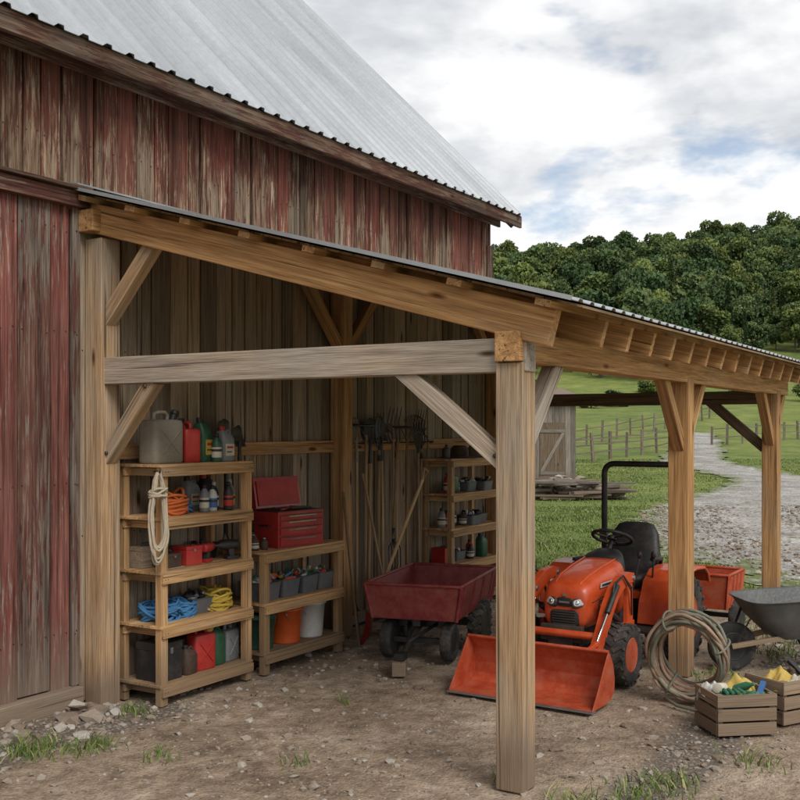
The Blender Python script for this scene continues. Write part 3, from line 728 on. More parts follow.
tray('plastic_tub',(.72,-.23,zA[1]),0,.24,.24,.10,Bin,[Blk,St,Bin]); ropecoil('rope_coil',(.90,-.30,zA[1]),RopeY,.11,.0095,14,.07); ropecoil('extension_cord',(1.0,-.14,zA[1]),RopeY,.08,.007,9,.07)
smallbox('battery_case',(.32,-.30,zA[0]),0,.20,.22,.25,Blk); smallbox('battery_case',(.49,-.2,zA[0]),.1,.15,.2,.22,Blk,Dk)
jug('chain_oil_jug',(.52,-.37,zA[0]),.1,.13,.09,.2,Brn,Blk)
jerrycan('gas_can',(.67,-.35,zA[0]),-.1,.19,.12,.29,CanR,LblY); jug('oil_jug',(.84,-.33,zA[0]),.1,.13,.12,.29,CanGr,Blk); jerrycan('metal_fuel_can',(.985,-.32,zA[0]),.1,.16,.11,.26,CanDG)
jug('oil_jug',(.8,-.16,zA[0]),.1,.14,.12,.3,CanDG)
b=B('hanging_rope'); 
for i in range(11):
    o=R(0,99);L=R(.47,.60);w=R(.035,.08);pts=[]
    for k in range(29):
        t=2*math.pi*k/28; z=-(1-math.cos(t))/2*L; wx=math.sin(t)*w*(.5+.6*abs(z/L))
        pts.append((wx+.012*mn.noise(V((k*.3,o,0))),-.035-.004*i+.012*mn.noise(V((k*.3,o,5))),z+.02))
    b.tube(pts[:-1],.0085,Rope,6,closed=True)
coil(b,(0,-.05,-.12),.055,.0085,5,Rope,height_=.03,sq=.8)
b.tube([(0,.04,.02),(0,-.02,.03),(0,-.09,.02),(0,-.1,.045)],.006,Dk,6)
b.finish((.10,-.485,1.50),-.5,0)
def toolbox(loc_,rz):
    b=B('tool_chest'); w,d,h=.50,.26,.27
    b.box((0,0,h/2),(w,d,h),RedB)
    for i,(z,hh) in enumerate(((.045,.07),(.12,.06),(.18,.045),(.228,.035))):
        b.box((0,-d/2-.005,z),(w-.04,.012,hh-.010),RedB); b.box((0,-d/2-.002,z+hh/2),(w-.03,.006,.004),Blk); b.box((0,-d/2-.014,z+hh*.22),(w*.6,.008,.01),Ch)
    for x in (-1,1): b.tube([(x*w/2,-.05,h*.6),(x*(w/2+.025),-.05,h*.62),(x*(w/2+.025),.05,h*.62),(x*w/2,.05,h*.6)],.006,Blk,8)
    b.box((0,d/2+.02,h+.13),(w,.05,.24),RedB,rot=(-.18,0,0)); b.box((0,d/2-.012,h+.13),(w-.05,.006,.19),CanR,rot=(-.18,0,0))
    b.box((0,0,h+.002),(w-.03,d-.03,.006),Blk)
    for i in range(7): b.beam((R(-.2,.2),R(-.08,.08),h+.015),(R(-.2,.2),R(-.08,.08),h+.02),.015,.012,random.choice([St,Blk,CanR]))
    b.finish(loc_,rz,.004)
toolbox((1.72,-.31,zB[2]),-.12)
bottle('grease_can',(1.27,-.33,zB[2]),.035,.11,Brn,Brn,Lbl);bottle('grease_can',(1.34,-.26,zB[2]),.03,.13,CanDG,Blk,Lbl);bottle('jar',(1.35,-.36,zB[2]),.03,.09,Brn,St)
jug('oil_jug',(2.10,-.3,zB[2]),.1,.11,.1,.2,Blk)
cols=[CanR,Blu,LblY,Grn,Blk,BkO,CanW,St]
for x in (1.36,1.60,1.84,2.06): tray('parts_bin',(x,-.31,zB[1]),R(-.06,.06),.215,.27,.13,Bin,cols)
bucket('bucket',(1.36,-.3,zB[0]),.13,.26,BkG); bucket('bucket',(1.64,-.33,zB[0]),.14,.29,BkO); bucket('bucket',(1.93,-.34,zB[0]),.135,.30,BkW)
for z in zC[:4]:
    x=4.28
    while x<5.1:
        k=random.random();y=-.07-R(.16,.27)
        if k<.35: bottle('paint_bottle',(x,y,z),.04,R(.13,.22),random.choice([Blk,CanDG,CanW,CanR,Brn]),Blk,Lbl); x+=.1
        elif k<.6: jug('oil_jug',(x+.03,y,z),0,.13,.1,R(.2,.26),random.choice([CanDG,Blk,CanR,CanGr])); x+=.17
        elif k<.8: smallbox('parts_box',(x+.04,y,z),R(-.1,.1),.17,.16,R(.08,.16),random.choice([Brn,CanR,W_crate,Bin])); x+=.21
        else: tray('parts_tray',(x+.05,y,z),0,.2,.2,.09,Bin,[Brn,Blk,St,CanW]); x+=.24
b=B('straw_hat'); b.lathe([(.0001,.12),(.06,.125),(.085,.10),(.095,.02),(.19,.005),(.2,.012),(.19,.0),(.09,.0)],Brn,28); b.finish((4.60,-.27,zC[4]),0,0)
b=B('work_hat'); b.lathe([(.0001,.13),(.07,.125),(.09,.09),(.095,.02),(.17,.0),(.18,.008),(.17,-.0),(.09,.0)],W_crate,28); b.finish((4.97,-.27,zC[4]),0,0)
bottle('paint_bottle',(4.27,-.3,zC[4]),.035,.14,Dk,Blk)

# ---------------------------------------------------------------- hand tools
def blade(b,w,L,m,M,point=.5,curve=.04,dish=.25):
    nu,nv=9,9;vs=[];fs=[]
    for j in range(nv):
        t=j/(nv-1); ww=w*(.86+.14*min(1,t*4)) if t<1-point else w*math.sqrt(max(0.004,1-((t-(1-point))/point)**2.2))
        for i in range(nu):
            s=i/(nu-1)*2-1; vs.append(V((s*ww/2,-curve*math.sin(t*2.6)+dish*w*(s*s)*.5*(1-t*.4),-t*L)))
    n=len(vs)
    vs+= [v+V((0,.003,0)) for v in vs]
    for j in range(nv-1):
        for i in range(nu-1):
            a=j*nu+i; fs.append((a,a+1,a+nu+1,a+nu)); fs.append((a+n,a+nu+n,a+nu+1+n,a+1+n))
    b.add(vs,fs,m,M,None,None,True)
def shovel(loc_,rot,L=1.1,square=False,m=Dk,hm=W_handle,name='shovel',sc=1):
    b=B(name)
    b.tube([(0,0,0),(0,.004,L*.5),(0,0,L)],.0155,hm,10); b.tube([(0,0,-.10),(0,0,.12)],[.012,.020],m,10)
    blade(b,.21*sc,.27*sc,m,Matrix.Translation((0,0,-.06)),.25 if square else .6)
    b.tube([(-.06,0,L+.08),(.06,0,L+.08)],.012,hm,8); b.tube([(0,0,L-.03),(-.02,0,L+.02),(-.06,0,L+.08)],.008,hm,6); b.tube([(0,0,L-.03),(.02,0,L+.02),(.06,0,L+.08)],.008,hm,6)
    o=b.finish(loc_,0,.001); o.rotation_euler=rot; return o
def fork(loc_,rot,L=1.2,n=4,w=.2,tl=.28,m=Dk,name='pitchfork'):
    b=B(name); b.tube([(0,0,0),(0,0,L)],.0145,W_handle,10); b.tube([(0,0,-.05),(0,0,.1)],[.01,.018],m,8)
    for i in range(n):
        x=(i/(n-1)-.5)*w; b.tube([(x*.2,0,-.03),(x*.85,-.01,-.06),(x,-.02,-.1),(x,-.03,-.1-tl*.5),(x,.0,-.1-tl)],[.007,.007,.006,.006,.003],m,6)
    o=b.finish(loc_,0,0); o.rotation_euler=rot; return o
def rake(loc_,rot,L=1.2,m=Dk):
    b=B('garden_rake'); b.tube([(0,0,0),(0,0,L)],.0135,W_handle,10); b.tube([(-.19,0,-.08),(.19,0,-.08)],.007,m,8)
    b.tube([(0,0,.06),(-.05,0,-.02),(-.12,0,-.08)],.005,m,6); b.tube([(0,0,.06),(.05,0,-.02),(.12,0,-.08)],.005,m,6)
    for i in range(13): b.tube([(-.18+i*.03,0,-.08),(-.18+i*.03,-.05,-.09),(-.18+i*.03,-.075,-.1)],[.005,.005,.003],m,5)
    o=b.finish(loc_,0,0); o.rotation_euler=rot; return o
def leafrake(loc_,rot,L=1.2,m=Dk):
    b=B('leaf_rake'); b.tube([(0,0,0),(0,0,L)],.0125,W_handle,10)
    for i in range(13):
        a=(i-6)*.085; b.tube([(0,0,.02),(math.sin(a)*.2,-.005,-math.cos(a)*.2),(math.sin(a)*.36,-.012,-math.cos(a)*.34),(math.sin(a)*.37,-.05,-math.cos(a)*.37)],.0035,m,5)
    b.tube([(math.sin(a)*.2,-.006,-math.cos(a)*.2) for a in [(i-6)*.085 for i in range(13)]],.005,m,5)
    o=b.finish(loc_,0,0); o.rotation_euler=rot; return o
def hoe(loc_,rot,L=1.2,m=Dk):
    b=B('garden_hoe'); b.tube([(0,0,0),(0,0,L)],.0135,W_handle,10); b.tube([(0,0,.02),(0,-.01,-.05),(0,-.06,-.09)],.007,m,8); b.box((0,-.08,-.10),(.15,.004,.10),m,rot=(.5,0,0))
    o=b.finish(loc_,0,.001); o.rotation_euler=rot; return o
up=math.pi
shovel((2.93,-.13,1.62),(up,0,.0),1.38,False,W_crate,sc=.8); shovel((3.14,-.14,1.60),(up,.03,0),1.34,True,Dk,sc=.85); shovel((3.34,-.13,1.62),(up,-.02,0),1.38,False,Dk,sc=.85)
hoe((3.48,-.17,1.70),(up,0,0),1.5); fork((3.60,-.13,1.62),(up,0,0),1.42); rake((3.78,-.14,1.72),(up,0,0),1.55); leafrake((3.94,-.17,1.56),(up,-.02,0),1.42); fork((4.09,-.12,1.60),(up,.02,0),1.4,5,.20)
fork((3.42,-.21,.78),(.05,.0,.1),.9,5,.24,.3,BlkS); hoe((4.2,-.13,1.66),(up,0,0),1.4); rake((3.04,-.16,1.74),(up,.01,0),1.55); fork((3.24,-.17,1.60),(up,.015,0),1.4,4,.16,.24)
shovel((1.15,-.16,1.62),(up,.0,.1),.6,True,Dk,BlkS,'spade',.7); shovel((1.32,-.15,1.60),(up,.0,0),.7,False,Dk,W_handle,'spade',.6)
shovel((2.62,-.52,.30),(.32,.22,.3),1.15,False,CanR,W_handle,'red_shovel'); b=B('broom_handle'); b.tube([(2.42,-.5,.0),(2.62,-.2,1.25)],.014,W_handle,8);b.finish(bevel=0)
b=B('push_broom'); b.tube([(0,0,0),(0.0,0,1.3)],.013,W_handle,8); b.box((0,0,-.02),(.34,.06,.05),W_crate); b.box((0,0,-.075),(.33,.05,.07),Brn,tp=(1,.8)); o=b.finish((3.1,-.38,.12),0,.002); o.rotation_euler=(-.2,0,.3)

# ---------------------------------------------------------------- red cart
cart=empty('dump_cart',(2.62,-1.10,0),math.radians(13.3))
def tubbox(b,l,w,h,z0,m,fl,inner,floor=None):
    def rr(L,Wd,z): return [V((-L/2,-Wd/2,z)),V((L/2,-Wd/2,z)),V((L/2,Wd/2,z)),V((-L/2,Wd/2,z))]
    t=.006
    b.loft([rr(l-fl,w-fl,z0),rr(l,w,z0+h),rr(l-2*t,w-2*t,z0+h),rr(l-fl-2*t,w-fl-2*t,z0+t)],m,sm=False)
    for (p,q) in (((-l/2,-w/2),(l/2,-w/2)),((l/2,-w/2),(l/2,w/2)),((l/2,w/2),(-l/2,w/2)),((-l/2,w/2),(-l/2,-w/2))): b.tube([(*p,z0+h),(*q,z0+h)],.013,m,8)
    b.box((0,0,z0+t+.004),(l-fl-.03,w-fl-.03,.004),floor or inner)
    for x in np.linspace(-l*.38,l*.38,4):
        for s in(-1,1): b.beam((x,s*((w-fl)/2+.004),z0+.02),(x,s*(w/2+.002),z0+h-.02),.03,.012,m,up=(0,1,0))
    for s in (-1,1):
        for e in (-1,1): b.beam((e*((l-fl)/2+.003),s*((w-fl)/2+.003),z0),(e*(l/2+.002),s*(w/2+.002),z0+h),.022,.022,m)
def wheel(b,c,r,w,rim,lug=0,hub=.45,seg=36,turf=False):
    M=Matrix.Translation(V(c))@Euler((math.pi/2,0,0)).to_matrix().to_4x4()
    h=w/2; rr=r*.56
    b.lathe([(rr,-h*.8),(r*.8,-h),(r*.92,-h*.92),(r*.985,-h*.6),(r,0),(r*.985,h*.6),(r*.92,h*.92),(r*.8,h),(rr,h*.8),(rr*.96,h*.5),(rr*.96,-h*.5)],Tire,seg,M=M,closed=True)
    for s in (1,-1): b.lathe([(rr*1.04,s*h*.82),(rr*.96,s*h*.86),(rr*.9,s*h*.5),(r*.25,s*h*.35),(r*.2,s*h*.6),(.0001,s*h*.62)],rim,28,M=M)
    for k in range(5):
        a=k*1.2566
        for s in(1,-1): b.lathe([(.0001,s*h*.5),(r*.035,s*h*.5),(r*.03,s*h*.42),(.0001,s*h*.40)],St,8,M=M@Matrix.Translation((r*.31*math.cos(a),r*.31*math.sin(a),0)))
    if lug:
        for k in range(lug):
            for s in (1,-1):
                a=2*math.pi*(k+(.5 if s>0 else 0))/lug
                T=M@Euler((0,0,a)).to_matrix().to_4x4()@Matrix.Translation((r*.99,0,s*h*.45))@Euler((s*.6,0,0)).to_matrix().to_4x4()
                b.box((0,0,0),(r*.09,r*.13,h*1.02),Tire,M=T)
                T=M@Euler((0,0,a-.02)).to_matrix().to_4x4()@Matrix.Translation((r*.93,0,s*h*.93))
                b.box((0,0,0),(r*.11,r*.1,h*.2),Tire,M=T)
b=B('tub'); tubbox(b,1.22,.76,.27,.34,RedM,.10,RedM,Rust); b.finish(parent=cart,bevel=.002)
b=B('running_gear')
b.box((0,0,.31),(1.0,.06,.06),BlkS); b.box((.15,0,.22),(.06,.60,.06),BlkS); b.box((-.3,0,.27),(.05,.5,.05),BlkS)
for y in(-.33,.33): wheel(b,(.18,y,.20),.20,.12,BlkS,18); 
b.tube([(-.2,0,.30),(-.55,0,.24),(-.85,0,.13)],.022,BlkS,8); b.tube([(-.2,.15,.30),(-.7,0,.2)],.014,BlkS,8); b.tube([(-.2,-.15,.30),(-.7,0,.2)],.014,BlkS,8)
b.box((-.88,0,.13),(.1,.07,.05),BlkS); wheel(b,(-.42,.24,.16),.15,.09,BlkS,0); wheel(b,(-.42,-.24,.16),.15,.09,BlkS,0); b.box((-.42,0,.16),(.04,.45,.04),BlkS)
b.finish(parent=cart,bevel=.002)
b=B('wood_block'); b.box((0,0,.05),(.24,.1,.1),W_crate); b.finish((1.78,-1.28,0),.5,.004)

# ---------------------------------------------------------------- tractor (local x rearwards)
TR=empty('tractor',(2.33,-2.40,0),math.radians(-1.5)); TR.scale=(.93,.93,.93)
b=B('hood')
hx=lambda x:.62-(.6-x)*.80
secs=[(-.335,.12,.46,.66,3.4),(-.328,.155,.43,.695,3.4),(-.30,.182,.40,.73,3.6),(-.20,.20,.385,.765,3.8),(-.05,.207,.385,.795,3.8),(.2,.212,.39,.83,3.8),(.45,.215,.40,.855,4),(.55,.215,.41,.865,4),(.60,.20,.45,.85,4)]
b.loft([ringx(hx(x),a,z0,z1,n,k=36) for x,a,z0,z1,n in secs],Or)
for s in(-1,1): b.tube([(hx(-.26),s*.10,.738),(hx(-.1),s*.115,.785),(hx(.2),s*.125,.829),(hx(.55),s*.13,.864)],.007,Or,6)
b.tube([(hx(-.24),-.196,.60),(hx(-.05),-.208,.62),(hx(.5),-.216,.66)],.004,Blk,6);b.tube([(hx(-.24),.196,.60),(hx(-.05),.208,.62),(hx(.5),.216,.66)],.004,Blk,6)
f0=hx(-.335)
b.loft([ringx(f0-.010,.115,.42,.54,5),ringx(f0+.03,.125,.41,.55,5)],Blk)
for i in range(6): b.box((f0-.014,0,.433+i*.019),(.008,.19,.006),Dk)
b.loft([ringx(f0-.006,.065,.565,.635,4),ringx(f0+.03,.07,.56,.64,4)],Blk)
b.box((f0-.010,0,.60),(.006,.085,.016),St)
b.box((f0-.008,0,.655),(.01,.03,.018),St)
for s in(-1,1):
    M=Matrix.Translation((f0+.012,s*.112,.60))@Euler((s*.22,.22,s*-.42)).to_matrix().to_4x4()
    b.loft([[M@q for q in ringx(-.016,.054,-.036,.036,3.2)],[M@q for q in ringx(.03,.062,-.042,.042,3.2)]],Blk)
    b.loft([[M@q for q in ringx(-.022,.040,-.024,.024,3)],[M@q for q in ringx(-.008,.046,-.029,.029,3)]],Lamp)
    b.lathe([(.0001,0),(.016,0),(.014,-.006),(.0001,-.007)],Ch,12,M=M@Matrix.Translation((-.021,-s*.012,0))@Euler((0,math.pi/2,0)).to_matrix().to_4x4())
    b.box((.19,s*.2115,.53),(.34,.010,.15),Blk,sh=.04)
    for i in range(7): b.box((.06+i*.045,s*.217,.53),(.010,.006,.12),Dk)
    b.box((.20,s*.2125,.715),(.26,.006,.035),CanW,sh=.012); b.box((.20,s*.215,.715),(.21,.004,.018),Blk)
b.finish(parent=TR,bevel=.002)
b=B('chassis')
b.box((.2,0,.34),(.75,.24,.16),Dk); b.box((.95,0,.36),(.7,.34,.24),Dk); b.box((-.17,0,.37),(.05,.34,.12),Dk); b.box((-.08,0,.33),(.25,.2,.1),Dk)
b.box((.0,0,.22),(.1,.62,.08),BlkS); b.box((.78,0,.30),(.5,.86,.025),BlkS)
for i in range(6):
    for s in(-1,1): b.box((.6+i*.07,s*.33,.316),(.02,.18,.01),Dk)
for s in(-1,1):
    b.box((.0,s*.30,.24),(.09,.05,.16),BlkS); b.tube([(.62,s*.36,.3),(.60,s*.42,.2),(.7,s*.42,.19),(.82,s*.36,.3)],.012,BlkS,8)
b.tube([(1.18,-.45,.33),(1.18,.45,.33)],.05,Dk,12)
b.box((1.5,0,.34),(.12,.3,.2),Dk); b.beam((1.5,-.2,.3),(1.85,-.22,.28),.04,.03,BlkS); b.beam((1.5,.2,.3),(1.85,.22,.28),.04,.03,BlkS)
b.finish(parent=TR,bevel=.003)
b=B('wheels')
for s in(-1,1):
    wheel(b,(0,s*.42,.225),.225,.17,OrR,17); wheel(b,(1.17,s*.47,.335),.335,.25,OrR,20)
b.finish(parent=TR,bevel=.003)
b=B('fenders_and_deck')
for s in(-1,1):
    pr=[(.72,.33),(.76,.50),(.86,.66),(1.0,.735),(1.2,.75),(1.42,.735),(1.52,.68),(1.56,.6)]
    b.strip(pr,.014,s*.27,s*.61,Or)
    b.prism([(.74,.34),(.78,.50),(.87,.65),(1.0,.725),(1.2,.74),(1.42,.725),(1.5,.68),(1.52,.42),(1.0,.36)],s*.27,s*.29,Or)
    b.tube([(p[0],s*.61,p[1]) for p in pr],.014,Or,8)
    b.box((1.15,s*.44,.775),(.18,.03,.03),Blk); b.box((1.56,s*.5,.66),(.03,.09,.06),CanR)
b.box((1.15,0,.54),(.6,.54,.06),Or); b.finish(parent=TR,bevel=.004)
b=B('dash_and_steering')
b.loft([ringx(.58,.20,.42,.88,4),ringx(.66,.19,.46,.91,4),ringx(.74,.15,.55,.93,4),ringx(.78,.10,.6,.91,4)],Blk)
b.tube([(.74,0,.87),(.83,0,.98)],.02,Blk,10)
M=Matrix.Translation((.85,0,1.01))@Euler((0,.45,0)).to_matrix().to_4x4()
b.tube([M@V((.165*math.cos(t),.165*math.sin(t),0)) for t in [2*math.pi*i/30 for i in range(30)]],.0145,Blk,10,closed=True)
b.lathe([(.0001,.012),(.035,.01),(.04,-.02),(.0001,-.02)],Blk,16,M=M)
for a in(0,2.1,4.2): b.tube([M@V((0,0,-.005)),M@V((.15*math.cos(a),.15*math.sin(a),0))],.009,Blk,6)
b.tube([(.62,-.24,.5),(.64,-.30,.8),(.66,-.31,.88)],.008,BlkS,6); b.blob((.66,-.31,.90),(.02,.02,.03),Blk,.05)
b.tube([(.9,-.33,.6),(.88,-.35,.86)],.009,BlkS,6); b.blob((.88,-.35,.88),(.022,.022,.035),Blk,.05)
b.finish(parent=TR,bevel=.003)
b=B('seat')
b.loft([ringz(z,a,c,3.5,cx=1.14,k=28) for z,a,c in((.57,.17,.19),(.60,.21,.23),(.66,.215,.235),(.69,.19,.21),(.685,.12,.14))],Blk)
def rb(z,cx,t,w): return ringz(z,t,w,3.2,cx=cx,k=28)
b.loft([rb(.64,1.30,.05,.20),rb(.70,1.33,.065,.235),rb(.85,1.37,.065,.235),rb(1.0,1.41,.055,.21),rb(1.08,1.43,.035,.16),rb(1.10,1.435,.012,.1)],Blk)
for s in(-1,1): b.tube([(1.34,s*.25,.72),(1.30,s*.27,.80),(1.08,s*.27,.82)],[.014,.02,.022],Blk,8)
b.finish(parent=TR,bevel=0)
b=B('roll_bar')
def rops(y0,y1,x,z0,z1,r=.09):
    p=[(x-.0,y0,z0),(x,y0,z1-r)]
    for i in range(1,7): a=math.pi/2*i/6; p.append((x,y0-math.copysign(r,y0-y1)*(1-math.cos(a)),z1-r+r*math.sin(a)))
    for i in range(0,7): a=math.pi/2*i/6; p.append((x,y1+math.copysign(r,y0-y1)*(1-math.sin(a)),z1-r+r*math.cos(a)))
    p.append((x,y1,z0)); return p
b.tube(rops(.345,-.345,1.54,.36,1.61),.027,BlkS,12)
for s in(-1,1): b.box((1.54,s*.345,.95),(.075,.07,.09),BlkS); b.lathe([(.0001,0),(.018,0),(.018,.09),(.0001,.09)],St,10,M=Matrix.Translation((1.54,s*.345+.045,.95))@Euler((math.pi/2,0,0)).to_matrix().to_4x4())
b.finish(parent=TR,bevel=.003)
b=B('loader_arms')
def armpoly(line,wd):
    pts=[V((x,0,z)) for x,z in line];u=[];d=[]
    for i in range(len(pts)):
        t=(pts[min(i+1,len(pts)-1)]-pts[max(i-1,0)]).normalized(); n=V((-t.z,0,t.x)); u.append(pts[i]+n*wd[i]/2); d.append(pts[i]-n*wd[i]/2)
    return [(p.x,p.z) for p in u]+[(p.x,p.z) for p in reversed(d)]
for s in(-1,1):
    y=s*.325
    line=[(.42,.75),(.32,.76),(.18,.735),(.04,.67),(-.08,.56),(-.20,.40),(-.36,.24),(-.47,.17)]
    wd=[.07,.09,.11,.125,.13,.12,.09,.06]
    poly=armpoly(line,wd);n=len(line)
    vs=[V((x,y-.03,z)) for x,z in poly]+[V((x,y+.03,z)) for x,z in poly];N=2*n
    fs=[(i,(i+1)%N,(i+1)%N+N,i+N) for i in range(N)]
    for i in range(n-1): fs.append((i,N-1-i,N-2-i,i+1)); fs.append((i+N,i+1+N,N-2-i+N,N-1-i+N))
    b.add(vs,fs,Or,rnd=.7)
    b.box((.36,y,.55),(.13,.035,.46),Or,tp=(.8,1)); b.box((.30,y,.35),(.3,.04,.12),Or); b.box((.3,s*.24,.34),(.16,.2,.07),Or)
    b.tube([(.32,y-s*.045,.40),(.05,y-s*.045,.53)],.026,Blk,12); b.tube([(.07,y-s*.045,.52),(-.08,y-s*.045,.60)],.013,Ch,10)
    b.tube([(.0,y+s*.05,.74),(-.20,y+s*.05,.56)],.022,Blk,12); b.tube([(-.18,y+s*.05,.58),(-.40,y+s*.05,.38)],.010,Ch,10)
    b.beam((-.40,y+s*.05,.37),(-.50,y,.31),.03,.03,Or); b.beam((-.40,y+s*.05,.38),(-.36,y,.23),.03,.03,Or)
    for k in(0,1): b.tube([(.36,y+s*.03,.46+.04*k),(.30,y+s*.05,.66+.03*k),(.14,y+s*.045,.80),(-.03,y+s*.04,.74+.02*k),(-.10,y+s*.05,.66)],.007,Blk,6)
    for (xx,zz) in ((.40,.75),(-.47,.17),(.0,.67)): b.lathe([(.0001,-.042),(.02,-.042),(.02,.042),(.0001,.042)],St,12,M=Matrix.Translation((xx,y,zz))@Euler((math.pi/2,0,0)).to_matrix().to_4x4())
b.tube([(-.23,-.32,.38),(-.23,.32,.38)],.03,Or,12)
b.finish(parent=TR,bevel=.004)
b=B('bucket')
prof=[(-.93,.02),(-.72,.018),(-.60,.03),(-.54,.08),(-.53,.16),(-.555,.26),(-.60,.335),(-.64,.37)]
b.strip(prof,-.008,-.555,.555,OrR)
side=[(-.93,.02),(-.72,.018),(-.60,.03),(-.54,.08),(-.53,.16),(-.555,.26),(-.60,.335),(-.64,.37),(-.70,.30),(-.84,.12)]
for y in(-.563,.555): b.prism(side,y,y+.008,OrR)
b.box((-.92,0,.013),(.07,1.13,.012),St); b.tube([(-.64,-.56,.372),(-.64,.56,.372)],.013,OrR,8)
for s in(-1,1): b.box((-.487,s*.285,.2),(.07,.012,.22),OrR); b.box((-.487,s*.365,.2),(.07,.012,.22),OrR)
b.finish(parent=TR,bevel=.001)
b=B('orange_cart'); 
tubbox(b,.52,.62,.30,.24,OrR,.06,OrR,OrR); b.box((0,0,.21),(.5,.08,.05),BlkS); b.tube([(-.25,0,.2),(-.55,0,.25)],.02,BlkS,8)
for y in(-.3,.3): wheel(b,(.06,y,.15),.15,.09,BlkS,0)
b.box((.06,0,.15),(.04,.6,.04),BlkS)
b.finish((4.55,-2.72,0),0,.002)

# ---------------------------------------------------------------- hose coil
b=B('garden_hose_coil')
M0=Matrix.Translation((2.06,-3.33,.315))@Euler((0,math.radians(76),math.radians(2))).to_matrix().to_4x4()
for i in range(30):
    m=[HoseA,HoseB,HoseC,HoseA,HoseB][i%5]; o=R(0,99);rr=R(.225,.30);h=R(-.085,.085);pts=[]
    ox,oy=R(-.012,.012),R(-.012,.012)
    for k in range(40):
        t=2*math.pi*k/40; q=rr*(1+.06*mn.noise(V((math.cos(t)*1.3+o,math.sin(t)*1.3,0))))
        pts.append(V((q*math.cos(t)+ox,q*.86*math.sin(t)+oy,h+.06*mn.noise(V((math.cos(t)*1.5+o,math.sin(t)*1.5,4))))))
    b.tube(pts,.0115,m,8,closed=True,M=M0)
for a in (.6,2.6,4.4):
    pts=[V(((.26+.06*math.cos(t))*math.cos(a),(.26+.06*math.cos(t))*.86*math.sin(a),.11*math.sin(t))) for t in [2*math.pi*k/16 for k in range(16)]]
    b.tube(pts,.008,HoseB,6,closed=True,M=M0)
b.tube([(2.02,-3.5,.05),(1.9,-3.62,.015),(1.82,-3.5,.013),(1.9,-3.3,.013),(1.97,-3.2,.03)],.0115,HoseB,8)
b.finish(bevel=0)
def crate(loc_,rz,w=.38,d=.30,h=.26,fill=None):
    b=B('wooden_crate'); t=.013
    for x in(-1,1):
        for y in(-1,1): b.box((x*(w/2-.025),y*(d/2-.025),h/2),(.03,.03,h-.01),W_crate)
    for i in range(3):
        z=h*(i+.5)/3
        for y in(-1,1): b.box((0,y*(d/2),z+R(-.003,.003)),(w+R(-.01,.01),t,h/3-.014),W_crate)
        for x in(-1,1): b.box((x*(w/2-.007),0,z),(t,d-.016,h/3-.014),W_crate)
    b.box((0,0,.012),(w-.03,d-.03,.014),W_crate); b.box((0,0,h*.6),(w-.06,d-.06,.04),Blk)
    if fill=='a':
        b.cloth((.05,.04,h*.84),.22,.18,.09,Yel); b.cloth((-.08,-.03,h*.80),.17,.17,.05,Grn); b.cloth((.07,-.08,h*.82),.16,.11,.04,Grn)
        b.cloth((-.12,.06,h*.82),.13,.14,.06,CanW)
        for i in range(4): b.tube([(-.1+.03*i,-.06,h*.9),(-.12+.03*i,-.1,h*1.06),(-.12+.035*i,-.15,h*1.02)],.011,Grn,8)
        M=Matrix.Translation((.02,-.02,h*1.02))@Euler((1.2,0,.6)).to_matrix().to_4x4(); b.lathe([(.0001,-.08),(.022,-.08),(.024,.05),(.01,.08),(.01,.1),(.0001,.1)],Grn,12,M=M)
        M=Matrix.Translation((-.09,.0,h*1.0))@Euler((1.4,0,-.8)).to_matrix().to_4x4(); b.lathe([(.0001,-.06),(.03,-.06),(.03,.06),(.0001,.06)],Lbl,14,M=M)
        b.beam((.1,-.1,h*.9),(.17,-.02,h*1.12),.03,.02,Blu)
    else:
        b.cloth((-.04,0,h*.82),.22,.18,.07,Yel); b.cloth((.09,.02,h*.82),.14,.17,.08,Brn); b.cloth((.02,-.08,h*.82),.13,.11,.05,Lbl)
        b.beam((.1,-.1,h*.9),(.12,.06,h*1.2),.03,.02,Blk)
    b.finish(loc_,rz,.002)
crate((1.60,-3.74,0),math.radians(-50),.37,.30,.25,'a'); crate((2.03,-3.93,0),math.radians(-30),.34,.3,.27,'b')
b=B('wheelbarrow')
def rt(l0,l1,w,z,k=24):
    return [V(((l0+l1)/2+p.x,p.y,z+(p.x)*.06)) for p in ringz(0,(l1-l0)/2,w/2,5,k=k)]
b.loft([rt(-.12,.33,.34,.26),rt(-.28,.42,.50,.42),rt(-.36,.46,.60,.55),rt(-.375,.475,.63,.555),rt(-.375,.475,.63,.563),rt(-.352,.452,.59,.558),rt(-.27,.41,.48,.425),rt(-.11,.32,.32,.27)],Gal)
wheel(b,(-.42,0,.18),.18,.09,BlkS,0)
for s in(-1,1):
    b.beam((-.45,s*.08,.19),(.95,s*.30,.47),.035,.035,W_handle); b.tube([(.1,s*.19,.31),(.28,s*.22,.02),(.38,s*.22,.02),(.5,s*.23,.38)],.013,BlkS,8)
    b.tube([(.93,s*.297,.467),(1.05,s*.316,.49)],.02,Blk,8); b.beam((-.42,s*.07,.19),(-.3,s*.12,.45),.02,.01,BlkS)
b.finish((3.40,-3.68,0),math.radians(-55),.002)

